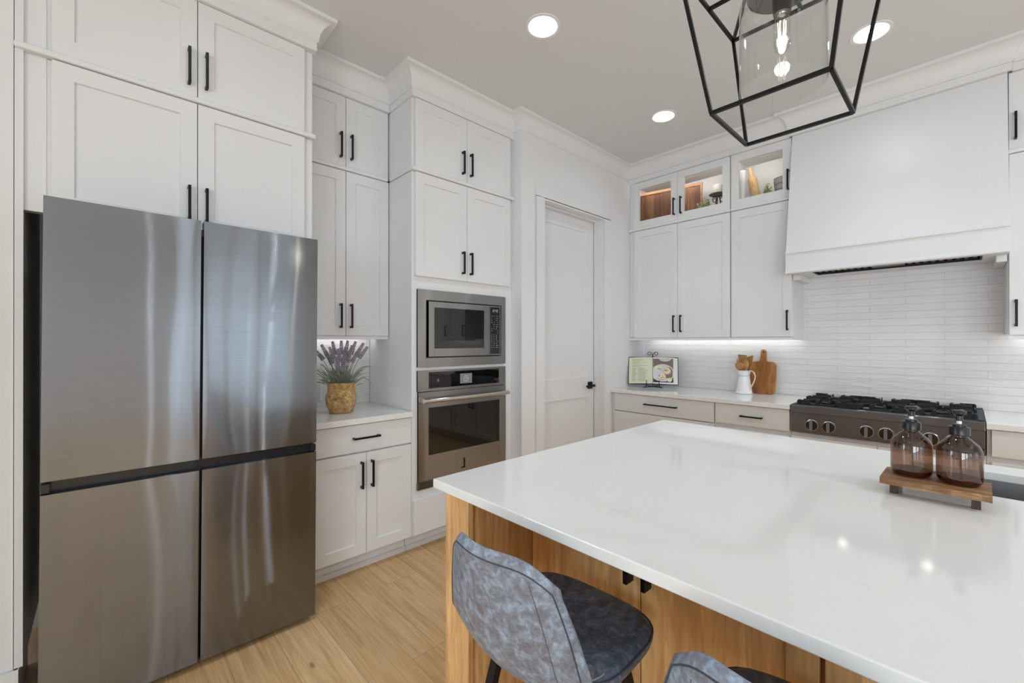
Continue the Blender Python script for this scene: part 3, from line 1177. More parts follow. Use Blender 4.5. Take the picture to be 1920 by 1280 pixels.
glass_cabinet(-2.33, -1.384, [(-2.306, -1.851), (-1.851, -1.387)], [-1.880, -1.814], 'glass-fronted topper cabinet with two doors beside the pantry corner', (-2.358, -1.384))
glass_cabinet(-1.382, -.928, [(-1.379, -.932)], [-.955], 'glass-fronted topper cabinet with one door left of the range hood', (-1.382, -.945))
glass_cabinet(.168, 1.08, [(.172, .62), (.62, 1.076)], [.199, .65], 'glass-fronted topper cabinet right of the range hood', (.186, 1.08))
wall_cabinet(-2.33, -1.384, [(-2.306, -1.851), (-1.851, -1.387)], [-1.882, -1.815], 'white two-door wall cabinet above the open cookbook', (-2.358, -1.384, False))
wall_cabinet(-1.382, -.928, [(-1.379, -.932)], [-.960], 'white single-door wall cabinet left of the range hood', (-1.382, -.928, True))
wall_cabinet(.168, 1.08, [(.172, .62), (.62, 1.076)], [.200, .65], 'white wall cabinet right of the range hood', (.168, 1.08, False))

# under-cabinet light bars
for x0, x1, label in ((-2.30, -.95, 'slim lit bar under the cabinets left of the hood'), (.20, 1.06, 'slim lit bar under the cabinet right of the hood')):
    t = thing('under_cabinet_light', ((x0 + x1) / 2, 4.04, 1.386), label, 'light', 'under-cabinet light bars')
    MB().box(x0, x1, 3.985, 4.0, 1.374, 1.400).build('housing', M['white'], t)
    MB().box(x0 + .01, x1 - .01, 4.0, 4.004, 1.377, 1.397).build('diffuser', M['ledglow'], t)
t = thing('under_cabinet_light', (-2.99, 1.115, 1.386), 'slim lit bar under the cabinet above the lavender', 'light', 'under-cabinet light bars')
MB().box(-2.97, -2.955, .83, 1.39, 1.374, 1.400).build('housing', M['white'], t)
MB().box(-2.974, -2.97, .84, 1.38, 1.377, 1.397).build('diffuser', M['ledglow'], t)

# range hood
t = thing('range_hood', (-.385, 3.85, 1.83), 'large white range hood with sloping front above the rangetop', 'range hood')
HX0, HX1 = -.9272, .1672
mb = MB()
def hp(y, z, x):
    return (x, y, z)
sec = [(3.600, 2.009), (3.770, 2.921), (YR - .001, 2.921), (YR - .001, 2.009)]
mb.add([(x, y, z) for x in (HX0, HX1) for y, z in sec], [(3, 2, 1, 0), (4, 5, 6, 7), (0, 1, 5, 4), (1, 2, 6, 5), (2, 3, 7, 6), (3, 0, 4, 7)])
mb.build('canopy', M['white'], t, bevel=.0015)
mb = MB()
mb.box(HX0, HX1, 3.762, YR - .001, 2.9215, 2.966)
mb.box(-.945, .185, 3.742, 3.762, 2.921, 2.966)
mb.build('fascia', M['white'], t, bevel=.001)
mb = MB()
mb.box(HX0, HX1, 3.592, 3.69, 1.866, 2.001)
mb.box(HX0, -.795, 3.69, YR - .01, 1.866, 2.001)
mb.box(.068, HX1, 3.69, YR - .01, 1.866, 2.001)
mb.box(-.795, .068, 3.935, YR - .01, 1.866, 2.001)
mb.build('lower_band', M['white'], t, bevel=.0015)
mb = MB()
mb.box(HX0 - .004, HX1 + .004, 3.583, 3.70, 1.995, 2.011)
mb.build('band_molding', M['white'], t, bevel=.005, seg=3)
mb = MB()
mb.box(HX0 - .004, HX1 + .004, 3.583, 3.64, 1.852, 1.872)
mb.build('lip_molding', M['white'], t, bevel=.006, seg=3)
for x0, x1 in ((HX0 + .001, HX0 + .05), (HX1 - .045, HX1 - .001)):
    MB().box(x0, x1, 3.785, YR - .01, 1.826, 1.866).build('cleat', M['white'], t, bevel=.003)
mb = MB()
mb.box(-.795, .068, 3.69, 3.935, 1.905, 1.92)
mb.box(-.795, -.785, 3.69, 3.935, 1.868, 1.905).box(.058, .068, 3.69, 3.935, 1.868, 1.905)
mb.box(-.785, .058, 3.69, 3.70, 1.868, 1.905).box(-.785, .058, 3.925, 3.935, 1.868, 1.905)
liner = mb.build('vent_liner', M['iron'], t)
mb = MB()
for x0, n in ((-.775, 8), (-.275, 9)):
    for k in range(n):
        x = x0 + k * .038
        mb.box(x, x + .02, 3.70, 3.925, 1.880, 1.892)
mb.box(-.462, -.288, 3.70, 3.925, 1.876, 1.890)
mb.build('baffle', mat('baffle_steel', (86, 86, 86), .35, .9), liner)
HL = []
for x in (-.60, -.17):
    mb = MB()
    mb.lathe((x, 3.662, 1.8655), [(.026, -.003), (.030, -.001), (.030, 0)], 20)
    l = mb.build('hood_lamp', M['puckglow'], t)
    ld = bpy.data.lights.new('hood_lamp_light', 'SPOT')
    ld.energy = 9
    ld.spot_size = R(110)
    ld.spot_blend = .8
    ld.shadow_soft_size = .025
    ld.color = (1, .96, .9)
    lo = bpy.data.objects.new('hood_lamp_light', ld)
    lo.location = Vector((x, 3.662, 1.85)) - ORG[t]
    lo.parent = t
    col.objects.link(lo)

# base cabinets of the range wall
YD = 3.479
F = south(YD)
BW = 'base cabinets on the range wall'


def base_cabinet(u0, u1, label, fronts, toe=True, top=.88):
    t = thing('base_cabinet', ((u0 + u1) / 2, 3.8, 0), label, 'cabinet', BW)
    mb = MB()
    mb.box(u0, u1, YD + .022, YR - .01, .112, top)
    mb.box(u0, u1, YD + .09, YR - .01, 0, .112)
    mb.build('carcass', M['white'], t)
    for kind, a, b, z0, z1, h in fronts:
        d = shaker(t, F, a, b, z0, z1, M['white'], flat=(kind == 'drawer'), name=kind)
        if h:
            if len(h) == 3:
                pull(d, F, h[0], h[1], h[2], True)
            else:
                pull(d, F, h[0], h[1] - .155, h[1])
    return t


t = base_cabinet(-2.335, -1.3955, 'wide white drawer cabinet under the open cookbook', [('drawer', -2.332, -1.399, .715, .874, (-2.01, -1.704, .8005)), ('drawer', -2.332, -1.399, .415, .706, None), ('drawer', -2.332, -1.399, .116, .406, None)])
mb = MB()
mb.box(-2.358, -2.335, YD + .012, YD + .03, 0, .88)
mb.build('filler_strip', M['white'], t)
base_cabinet(-1.3945, -.868, 'white drawer cabinet left of the rangetop', [('drawer', -1.391, -.872, .722, .874, (-1.2, -1.045, .795)), ('drawer', -1.391, -.872, .415, .688, None), ('drawer', -1.391, -.872, .116, .406, None)])
base_cabinet(-.866, .0765, 'white two-door cabinet below the rangetop', [('door', -.864, -.39, .116, .700, (-.425, .64)), ('door', -.39, .074, .116, .700, (-.35, .64))], top=.7265)
base_cabinet(.078, 1.08, 'white drawer cabinet right of the rangetop', [('drawer', .094, 1.07, .73, .874, None), ('drawer', .094, 1.07, .415, .70, None), ('drawer', .094, 1.07, .116, .406, None)])
tag(MB().box(XD + .001, -.8655, 3.45, YR - .009, .8805, .914).build('countertop', M['quartz'], bevel=.0025), 'white quartz countertop left of the rangetop under the cookbook', 'countertop', 'counters beside the rangetop')
tag(MB().box(.0755, 1.08, 3.45, YR - .009, .8805, .914).build('countertop', M['quartz'], bevel=.0025), 'white quartz countertop right of the rangetop', 'countertop', 'counters beside the rangetop')

# ------------------------------------------------------------------ rangetop
t = thing('rangetop', (-.395, 3.78, .728), 'stainless gas rangetop with round control knobs and black grates', 'rangetop')
RX0, RX1 = -.864, .0735
mb = MB()
mb.box(RX0, RX1, 3.50, 4.10, .728, .905)
mb.box(RX0, RX1, 4.085, 4.10, .905, .925)
mb.box(RX0, RX0 + .03, 3.47, 4.10, .905, .918).box(RX1 - .03, RX1, 3.47, 4.10, .905, .918)
mb.build('body', M['rangesteel'], t, bevel=.001)
mb = MB()
mb.box(RX0, RX1, 3.455, 3.51, .866, .918)
mb.build('front_rail', M['rangesteel'], t, bevel=.004, seg=3)
mb = MB()
mb.box(RX0 + .001, RX1 - .001, 3.474, 3.5, .728, .8655)
mb.build('control_panel', M['rangesteel'], t, bevel=.001)
MB().box(RX0 + .03, RX1 - .03, 3.51, 4.085, .905, .909).build('burner_tray', M['rangesteel'], t)
FK = south(3.474)
for k, u in enumerate((-.737, -.641, -.442, -.347, -.148, -.053)):
    z = .787
    mb = MB()
    c0 = Vector((u, 3.474, z))
    rot = Matrix.Rotation(R(90), 3, 'X')
    mb.lathe(c0, [(.040, 0), (.041, .004), (.039, .008), (.034, .009)], 28, M3=rot)
    kb = mb.build('knob', M['chrome'], t)
    mb = MB()
    mb.lathe(c0, [(.0335, .006), (.033, .022), (.031, .026), (.0, .026)], 28, M3=rot)
    mb.build('knob_face', M['iron'], kb)
    mb = MB()
    ubox(mb, FK, u - .0085, u + .0085, z - .031, z + .031, .022, .042)
    mb.build('grip', M['gripmetal'], kb, bevel=.002)
    mb = MB()
    ubox(mb, FK, u - .006, u + .004, z + .047, z + .049, 0, .0006)
    ubox(mb, FK, u - .002, u + .006, z + .051, z + .053, 0, .0006)
    mb.build('legend', M['plastic'], kb)
mb = MB()
mb.prism([(.028, .742), (.066, .742), (.066, .766), (.040, .772), (.028, .762)], 0, .002, FK)
mb.build('badge', M['steel'], t, label='small polished emblem')
# grates: three over two burners each
gw = (RX1 - RX0 - .06) / 3
for g in range(3):
    gx = RX0 + .03 + gw * (g + .5)
    mb = MB()
    zt, hh, ww = .950, .026, .008
    x0, x1, y0, y1 = gx - gw / 2 + .006, gx + gw / 2 - .006, 3.525, 4.075
    ym = (y0 + y1) / 2
    def flat(a, b, h=hh, z=zt):
        mb.bar((a[0], a[1], z - h / 2), (b[0], b[1], z - h / 2), ww, h)
    for y in (y0, y1):
        s = 1 if y == y0 else -1
        flat((x0, y), (x0 + .068, y), .038)
        flat((x1 - .068, y), (x1, y), .038)
        flat((gx - .036, y), (gx - .028, y + s * .072))
        flat((gx + .036, y), (gx + .028, y + s * .072))
        flat((x0 + .04, y), (x0 + .055, y + s * .05))
        flat((x1 - .04, y), (x1 - .055, y + s * .05))
    for yb in (y0 + .135, y1 - .135):
        for a in (35, 145, 215, 325):
            ca, sa = math.cos(R(a)), math.sin(R(a))
            far = .155 if abs(ca) > .5 else .13
            flat((gx + ca * .04, yb + sa * .04), (max(x0, min(x1, gx + ca * far)), yb + sa * .105))
    for x, s in ((x0, 1), (x1, -1)):
        flat((x, y0), (x, y0 + .03), .038)
        flat((x, ym - .05), (x, ym + .05), .038)
        flat((x, y1 - .03), (x, y1), .038)
    flat((x0, ym), (x1, ym), .012)
    for x in (x0 + .055, x1 - .055):
        flat((x, y0 + .05), (gx + (x - gx) * .45, y0 + .10), .012)
        flat((x, y1 - .05), (gx + (x - gx) * .45, y1 - .10), .012)
    for y in (y0, y1):
        flat((x0 + .06, y), (x1 - .06, y), .010, .925)
    flat((gx, ym - .09), (gx, ym + .09))
    for x in (x0, x1):
        for y in (y0, ym, y1):
            mb.box(x - .007, x + .007, y - .012, y + .012, .909, zt - .005)
    mb.build('grate', M['iron'], t)
    for yb in (3.66, 3.94):
        mb = MB()
        mb.lathe((gx, yb, .909), [(.055, 0), (.052, .008), (.034, .010), (.034, .018), (.030, .021), (0, .021)], 24)
        mb.build('burner', M['iron'], t)

# ------------------------------------------------------------------ island
IX0, IX1, IY0, IY1 = -1.2017, 1.9, .7645, 2.287
SX0, SX1, SY0, SY1 = -.145, .62, 1.83, 2.163
mb = MB()
def slab(mb, z0, z1):
    xs = [IX0, SX0, SX1, IX1]
    ys = [IY0, SY0, SY1, IY1]
    for i in range(3):
        for j in range(3):
            if i == 1 and j == 1:
                continue
            for z, o in ((z0, (0, 1, 2, 3)), (z1, (3, 2, 1, 0))):
                q = [(xs[i], ys[j], z), (xs[i], ys[j + 1], z), (xs[i + 1], ys[j + 1], z), (xs[i + 1], ys[j], z)]
                mb.add(q, [o])
    def wall(a, b):
        mb.add([(a[0], a[1], z0), (b[0], b[1], z0), (b[0], b[1], z1), (a[0], a[1], z1)], [(0, 1, 2, 3)])
    oc = [(xs[i], ys[0]) for i in range(4)] + [(xs[3], ys[j]) for j in range(1, 4)] + [(xs[i], ys[3]) for i in (2, 1, 0)] + [(xs[0], ys[j]) for j in (2, 1, 0)]
    for a, b in zip(oc, oc[1:]):
        wall(a, b)
    ic = [(SX0, SY0), (SX0, SY1), (SX1, SY1), (SX1, SY0), (SX0, SY0)]
    for a, b in zip(ic, ic[1:]):
        wall(a, b)
slab(mb, .8855, .914)
tag(mb.build('island_countertop', M['quartz'], bevel=.0028), 'wide white quartz island countertop with a sink cut-out', 'countertop')

t = thing('kitchen_island', (.3, 1.6, 0), 'natural oak kitchen island base with shaker doors', 'kitchen island')
mb = MB()
mb.box(-1.048, 1.75, 1.084, 2.24, .1, .66)
mb.box(-1.048, -.2, 1.084, 2.24, .66, .8855).box(.68, 1.75, 1.084, 2.24, .66, .8855).box(-.2, .68, 1.084, 1.78, .66, .8855).box(-.2, .68, 2.2, 2.24, .66, .8855)
mb.box(-1.048, 1.75, 1.12, 2.18, 0, .1)
mb.build('carcass', M['oak'], t)
mb = MB()
mb.box(-1.165, -1.058, .808, 2.262, 0, .8855)
mb.build('end_panel', M['oak'], t, bevel=.001)
MB().box(-1.166, -1.046, .790, .808, 0, .8855).build('end_stile', M['oak'], t, bevel=.001)
mb = MB()
mb.box(-1.058, -1.048, .830, 1.084, 0, .8855)
mb.build('inner_panel', M['oak'], t)
mb = MB()
mb.box(1.75, 1.86, .79, 2.262, 0, .8855)
mb.build('end_panel', M['oak'], t)
F = south(1.062)
for a, b, h in ((-1.045, -.627, -.655), (-.627, -.2115, -.600), (-.2045, .21, .18), (.21, .625, .24), (.632, 1.05, 1.02), (1.05, 1.465, 1.08), (1.47, 1.745, 1.5)):
    d = shaker(t, F, a, b, .116, .875, M['oak'])
    pull(d, F, h, .69, .845, out=.036, w=.0125)

t = thing('sink', ((SX0 + SX1) / 2, 2.0, .70), 'narrow undermount stainless sink in the island countertop', 'sink')
mb = MB()
w = .004
x0, x1, y0, y1 = SX0 - .006, SX1 + .006, SY0 - .006, SY1 + .006
mb.box(x0, x1, y0, y1, .672, .676)
mb.box(x0 - w, x0, y0 - w, y1 + w, .672, .885).box(x1, x1 + w, y0 - w, y1 + w, .672, .885)
mb.box(x0, x1, y0 - w, y0, .676, .885).box(x0, x1, y1, y1 + w, .676, .885)
mb.build('basin', M['sinksteel'], t)
mb = MB()
mb.lathe(((SX0 + SX1) / 2, 2.0, .676), [(.045, 0), (.045, .003), (.035, .004), (.03, .001), (0, .001)], 24)
mb.build('drain', M['chrome'], t)

# ------------------------------------------------------------------ recessed ceiling lights
LL = ['recessed ceiling light nearest the oven tower, lit', 'recessed ceiling light near the pantry corner, lit', 'recessed ceiling light beside the lantern pendant, lit']
for k, (x, y) in enumerate(LIGHTS):
    t = thing('recessed_light', (x, y, ZC), LL[k] if k < 3 else 'unseen recessed ceiling light, added beyond the picture', 'ceiling light', 'recessed ceiling lights')
    mb = MB()
    mb.lathe((x, y, ZC), [(.098, -.0005), (.097, -.004), (.080, -.004), (.077, 0), (.058, .032), (.0585, .034), (.079, .002), (.098, -.0005)], 40, cap=False)
    mb.build('trim_ring', M['paperwhite'], t)
    mb = MB()
    mb.lathe((x, y, ZC + .030), [(.058, 0), (.058, .004), (0, .004)], 32)
    mb.add([(x + .058 * math.cos(2 * math.pi * i / 32), y + .058 * math.sin(2 * math.pi * i / 32), ZC + .030) for i in range(32)], [tuple(range(32))[::-1]])
    mb.build('lens', M['lensglow'], t)
    ld = bpy.data.lights.new('recessed_lamp', 'SPOT')
    ld.energy = (230 if y == 1.735 else 110) if x > 2 else {0: 105, 2: 58}.get(k, 70)
    ld.spot_size = R(168) if x > 2 else R(84)  # added far lamps spread wide to draw streaks on the fridge
    ld.spot_blend = .9
    ld.shadow_soft_size = .018 if x > 2 else .05
    ld.color = (.868, .948, 1)
    lo = bpy.data.objects.new('recessed_lamp', ld)
    lo.location = (0, 0, .026)
    lo.parent = t
    col.objects.link(lo)

# ------------------------------------------------------------------ lantern pendant over the island
PX, PY = -.404, 1.53
t = thing('pendant_light', (PX, PY, 2.07), 'black open-frame lantern pendant with a clear glass cylinder', 'pendant light')
b, tp, zb, zt = .1565, .2285, 2.075, 2.526
w = .0105
mb = MB()
def corner(s, z):
    return [(PX - s, PY - s, z), (PX + s, PY - s, z), (PX + s, PY + s, z), (PX - s, PY + s, z)]
cb, ct = corner(b, zb), corner(tp, zt)
for k in range(4):
    mb.bar(cb[k], cb[(k + 1) % 4], w)
    mb.bar(ct[k], ct[(k + 1) % 4], w)
    mb.bar(cb[k], ct[k], w)
mb.bar((PX - tp, PY, zt), (PX + tp, PY, zt), w)
mb.bar((PX, PY - tp, zt), (PX, PY + tp, zt), w)
cr = corner(.035, 2.80)
for k in range(4):
    mb.bar(ct[k], cr[k], w)
    mb.bar(cr[k], cr[(k + 1) % 4], w)
mb.build('frame', M['black'], t)
mb = MB()
mb.tube([(PX, PY, 2.79), (PX, PY, ZC - .02)], .008, 10)
mb.build('stem', M['black'], t)
mb = MB()
mb.lathe((PX, PY, ZC - .025), [(.065, 0), (.065, .024)], 28)
mb.build('canopy_plate', M['black'], t)
mb = MB()
mb.lathe((PX, PY, 0), [(.119, 2.154), (.1205, 2.155), (.1205, 2.42), (.112, 2.455), (.085, 2.478), (.083, 2.476), (.110, 2.453), (.119, 2.42), (.119, 2.154)], 48, cap=False)
mb.build('glass_shade', M['clearglass'], t)
mb = MB()
mb.lathe((PX, PY, 0), [(0, 2.452), (.09, 2.452), (.098, 2.458), (.098, 2.470), (.082, 2.482), (.03, 2.492), (.012, 2.52)], 36)
mb.build('shade_holder', M['darkchrome'], t)
mb = MB()
mb.lathe((PX, PY, 0), [(.018, 2.385), (.024, 2.385), (.026, 2.40), (.026, 2.452)], 24)
sk = mb.build('socket', M['black'], t)
mb = MB()
mb.lathe((PX, PY, 0), [(.0, 2.382), (.013, 2.383), (.0155, 2.39)], 20)
bl = mb.build('bulb_base', M['chrome'], t)
mb = MB()
mb.lathe((PX, PY, 0), [(0, 2.262), (.012, 2.265), (.0195, 2.274), (.0225, 2.29), (.0225, 2.355), (.019, 2.372), (.013, 2.383)], 24)
mb.build('bulb', M['bulbglass'], t)
mb = MB()
for k in range(6):
    a = k * math.pi / 3
    x, y = PX + .009 * math.cos(a), PY + .009 * math.sin(a)
    mb.tube([(x, y, 2.29), (PX + .011 * math.cos(a + .3), PY + .011 * math.sin(a + .3), 2.36)], .0011, 6)
mb.build('filament', M['filament'], t)
ld = bpy.data.lights.new('pendant_bulb', 'POINT')
ld.energy = 5
ld.shadow_soft_size = .02
ld.color = (1, .9, .76)
lo = bpy.data.objects.new('pendant_bulb', ld)
lo.location = (0, 0, 2.325 - 2.07)
lo.parent = t
col.objects.link(lo)

# unseen copy added along the island for room light and fridge streaks
def children(o):
    return [c for c in bpy.data.objects if c.parent is o]


def copy_tree(o, parent=None):
    c = o.copy()
    col.objects.link(c)
    if parent is not None:
        c.parent = parent
    for ch in children(o):
        copy_tree(ch, c)
    return c


twin = copy_tree(t)
twin.location.x = .86
twin['label'] = 'added lantern pendant, unseen beyond the right edge of the picture'
t['group'] = twin['group'] = 'lantern pendants over the island'

# ------------------------------------------------------------------ wooden riser and soap bottles
TC = Vector((-.0645, 1.703, .914))
ta = R(-1.0)
TU, TV = Vector((math.cos(ta), math.sin(ta), 0)), Vector((-math.sin(ta), math.cos(ta), 0))
t = thing('tray_riser', tuple(TC), 'small rustic wooden riser holding the two soap bottles on the island', 'tray')
FT = lambda u, z, d: tuple(TC + TU * u + TV * (-d) + Vector((0, 0, z)))
mb = MB()
rnd = random.Random(5)
n = 12
top, bot = [], []
vs = []
for i in range(n + 1):
    u = -.112 + .224 * i / n
    j = rnd.uniform(-.003, .003)
    vs += [FT(u, .030, .078 + j), FT(u, .046, .075 + j * 1.3), FT(u, .048, .070), FT(u, .048, -.07), FT(u, .046, -.075), FT(u, .030, -.077)]
fs = []
for i in range(n):
    for k in range(6):
        j = (k + 1) % 6
        fs.append((i * 6 + k, i * 6 + j, i * 6 + 6 + j, i * 6 + 6 + k))
fs += [(5, 4, 3, 2, 1, 0), tuple(n * 6 + k for k in range(6))]
mb.add(vs, fs)
mb.build('board', M['tray'], t)
for u in (-.083, .083):
    for d in (-.045, .045):
        mb = MB()
        ubox(mb, FT, u - .009, u + .009, 0, .030, d - .009, d + .009)
        mb.build('leg', M['darktray'], t, bevel=.001)


def soap_bottle(u, d, label, yaw):
    c = TC + TU * u + TV * d + Vector((0, 0, .048))
    t = thing('soap_bottle', tuple(c), label, 'soap dispenser', 'amber pump bottles on the riser')
    z = lambda q: q
    outer = [(0, .0005), (.034, .0005), (.042, .004), (.0465, .012), (.0475, .02), (.0475, .085), (.0465, .096), (.041, .108), (.030, .119), (.021, .127), (.018, .131), (.018, .141)]
    mb = MB()
    mb.lathe(c, outer, 40)
    mb.build('bottle', M['amber'], t)
    mb = MB()
    mb.lathe(c, [(0, .0025), (.034, .0025), (.041, .006), (.0445, .013), (.0445, .019), (0, .019)], 36)
    mb.build('soap', M['soap'], t, label='dark red soap left in the bottom')
    mb = MB()
    mb.lathe(c, [(.0205, .134), (.0225, .136), (.0225, .155), (.0205, .158), (.014, .158), (.014, .164), (.006, .166)], 28)
    mb.build('collar', M['plastic'], t, bevel=0)
    mb = MB()
    mb.lathe(c, [(.0055, .160), (.0055, .176)], 14)
    mb.build('pump_stem', M['paperwhite'], t, label='white pump stem')
    mb = MB()
    mb.lathe(c, [(.008, .174), (.008, .188), (.0145, .194), (.0150, .200), (.0125, .203), (0, .203)], 20)
    q = Vector((math.cos(yaw), math.sin(yaw), 0))
    mb.tube([c + Vector((0, 0, .197)), c + q * .03 + Vector((0, 0, .197)), c + q * .04 + Vector((0, 0, .193))], [.007, .006, .005], 10)
    mb.build('pump_head', M['plastic'], t)
    mb = MB()
    mb.tube([c + Vector((0, 0, .14)), c + Vector((.004, 0, .021))], .0022, 8)
    mb.build('dip_tube', M['amber'], t)


soap_bottle(-.050, .012, 'amber soap bottle with black pump, left one on the wooden riser', R(70))
soap_bottle(.050, .006, 'amber soap bottle with black pump, right one on the wooden riser', R(80))

# ------------------------------------------------------------------ open cookbook on its stand
BC = Vector((-2.135, 3.845, .914))
ba = R(29)
BU = Vector((math.cos(ba), math.sin(ba), 0))
BN = Vector((math.sin(ba), -math.cos(ba), 0))       # toward the room
tilt = R(14)
BZ = (Vector((0, 0, 1)) * math.cos(tilt) - BN * math.sin(tilt)).normalized()
BD = BU.cross(BZ).normalized()
FB = lambda u, z, d: tuple(BC + Vector((0, 0, .031)) + BN * .035 + BU * u + BZ * z + BD * d)
t = thing('cookbook', tuple(BC + Vector((0, 0, .03))), 'open cookbook on the black scroll stand, recipe page facing out', 'book')
mb = MB()
ubox(mb, FB, -.232, .236, 0, .272, -.022, -.017)
mb.build('cover', M['cover'], t)
def page(u0, u1, bow):
    mb = MB()
    n = 14
    vs = []
    for i in range(n + 1):
        a = i / n
        u = u0 + (u1 - u0) * a
        e = a if u0 < 0 else 1 - a
        d = -.002 + bow * math.sin(math.pi * min(1, e * 1.15)) * .8 - .014 * (1 - e)
        dz = .004 * (1 - e)
        vs += [FB(u, .004 - dz + .006, -.018), FB(u, .004 - dz + .006, d), FB(u, .268 - dz, d), FB(u, .268 - dz, -.018)]
    fs = []
    for i in range(n):
        for k in range(4):
            j = (k + 1) % 4
            fs.append((i * 4 + k, i * 4 + j, i * 4 + 4 + j, i * 4 + 4 + k))
    fs += [(3, 2, 1, 0), tuple(n * 4 + k for k in range(4))]
    mb.add(vs, fs)
    def depth(u):
        a = (u - u0) / (u1 - u0)
        e = a if u0 < 0 else 1 - a
        return -.002 + bow * math.sin(math.pi * min(1, e * 1.15)) * .8 - .014 * (1 - e) + .0011
    return mb, depth
mb, dl = page(-.226, -.002, .012)
lp = mb.build('page_block', M['pagegreen'], t, label='pale green recipe page')
mb, dr = page(.002, .23, .012)
rp = mb.build('page_block', M['pagewhite'], t, label='white page with a food photo')
def on_page(mb, dep, u0, u1, z0, z1, n=6, lift=0.0):
    vs = []
    for i in range(n + 1):
        u = u0 + (u1 - u0) * i / n
        vs += [FB(u, z0, dep(u) + lift), FB(u, z1, dep(u) + lift)]
    mb.add(vs, [(2 * i, 2 * i + 2, 2 * i + 3, 2 * i + 1) for i in range(n)])
mb = MB()
rnd = random.Random(9)
z = .245
for k in range(24):
    if k in (3, 5, 8):
        z -= .006
    if k < 9:
        on_page(mb, dl, -.195, -.195 + rnd.uniform(.07, .15), z, z + .0028)
    else:
        on_page(mb, dl, -.195, -.195 + rnd.uniform(.025, .048), z, z + .0028)
        on_page(mb, dl, -.140, -.140 + rnd.uniform(.06, .105), z, z + .0028)
    z -= .0086
mb.build('recipe_text', M['text'], lp)
# the printed photo: brown table, pale plate with three filled tarts, second bowl, dark border
def disc_on(mb, dep, u, z, ru, rz, lift, clip=(.004, .19, .022, .255), n=28, a0=0, a1=360):
    vs = [FB(max(clip[0], min(clip[1], u)), max(clip[2], min(clip[3], z)), dep(u) + lift)]
    for k in range(n + 1):
        a = R(a0 + (a1 - a0) * k / n)
        uu = max(clip[0], min(clip[1], u + ru * math.cos(a)))
        zz = max(clip[2], min(clip[3], z + rz * math.sin(a)))
        vs.append(FB(uu, zz, dep(uu) + lift))
    mb.add(vs, [(0, k + 1, k + 2) for k in range(n)])
mb = MB(); on_page(mb, dr, .004, .19, .022, .255); mb.build('photo_print', M['photobrown'], rp)
mb = MB(); on_page(mb, dr, .004, .19, .022, .050, lift=.0003); mb.build('photo_border', M['photodark'], rp)
mb = MB()
disc_on(mb, dr, .092, .115, .108, .086, .0006)
disc_on(mb, dr, .115, .262, .06, .036, .0006)
mb.build('printed_plate', M['photoplate'], rp)
mb = MB()
TARTS = ((.046, .158), (.130, .138), (.082, .083))
for u, z in TARTS:
    disc_on(mb, dr, u, z - .006, .040, .034, .0009)
mb.build('printed_crust', M['photopink'], rp)
mb = MB()
for u, z in TARTS:
    disc_on(mb, dr, u, z, .036, .029, .0012)
disc_on(mb, dr, .155, .047, .022, .02, .0012)
mb.build('printed_filling', M['photocream'], rp)
rnd = random.Random(2)
for u, z in TARTS:
    mb = MB()
    for k in range(9):
        a, q = rnd.uniform(0, 6.28), rnd.uniform(.004, .028)
        disc_on(mb, dr, u + q * math.cos(a), z + q * .75 * math.sin(a), .0055, .0035, .0015, n=8)
    mb.build('printed_garnish', M['photoolive'], rp)

t = thing('book_stand', tuple(BC), 'black wrought-iron scroll stand holding the open cookbook', 'book stand')
P = lambda u, z, d: tuple(BC + BU * u + Vector((0, 0, z)) + BN * d)
mb = MB()
for s in (-1, 1):
    mb.tube([P(s * .088, .003, .09), P(s * .075, .010, .08), P(s * .060, .020, .072), P(s * .058, .050, .072), P(s * .058, .075, .068)], .0035, 8)
    mb.tube([P(s * .075, .008, .08), P(s * .05, .022, .07), P(s * .03, .012, .07), P(0, .020, .07)], .003, 8)
    mb.tube([P(s * .045, .020, .072), P(s * .02, .020, .072), P(0, .012, .072)], .0025, 8)
    mb.tube([P(s * .060, .018, .072), P(s * .05, .016, -.02), P(s * .04, .016, -.03)], .003, 8)
mb.tube([P(-.085, .006, .085), P(0, .015, .085), P(.085, .006, .085)], .003, 8)
mb.build('base_scroll', M['black'], t)
mb = MB()
q = lambda u, z, d=-.034: FB(u, z, d)
mb.tube([q(0, -.02), q(0, .15), q(0, .285)], .004, 8)
for s in (-1, 1):
    mb.tube([q(s * .02, .27), q(s * .01, .28), q(0, .285)], .003, 8)
    pts = [q(0, .285), q(s * .004, .305), q(s * .014, .320), q(s * .028, .328)]
    for k in range(9):
        a = R(80 - k * 36)
        r = .020 * (1 - k * .055)
        pts.append(q(s * (.031 + r * math.cos(a)), .309 + r * math.sin(a)))
    mb.tube(pts, .0030, 8)
mb.build('back_scroll', M['black'], t)
mb = MB()
mb.tube([q(0, .16), P(0, .08, -.08), P(0, .004, -.115)], .0035, 8)
mb.build('rear_leg', M['black'], t)

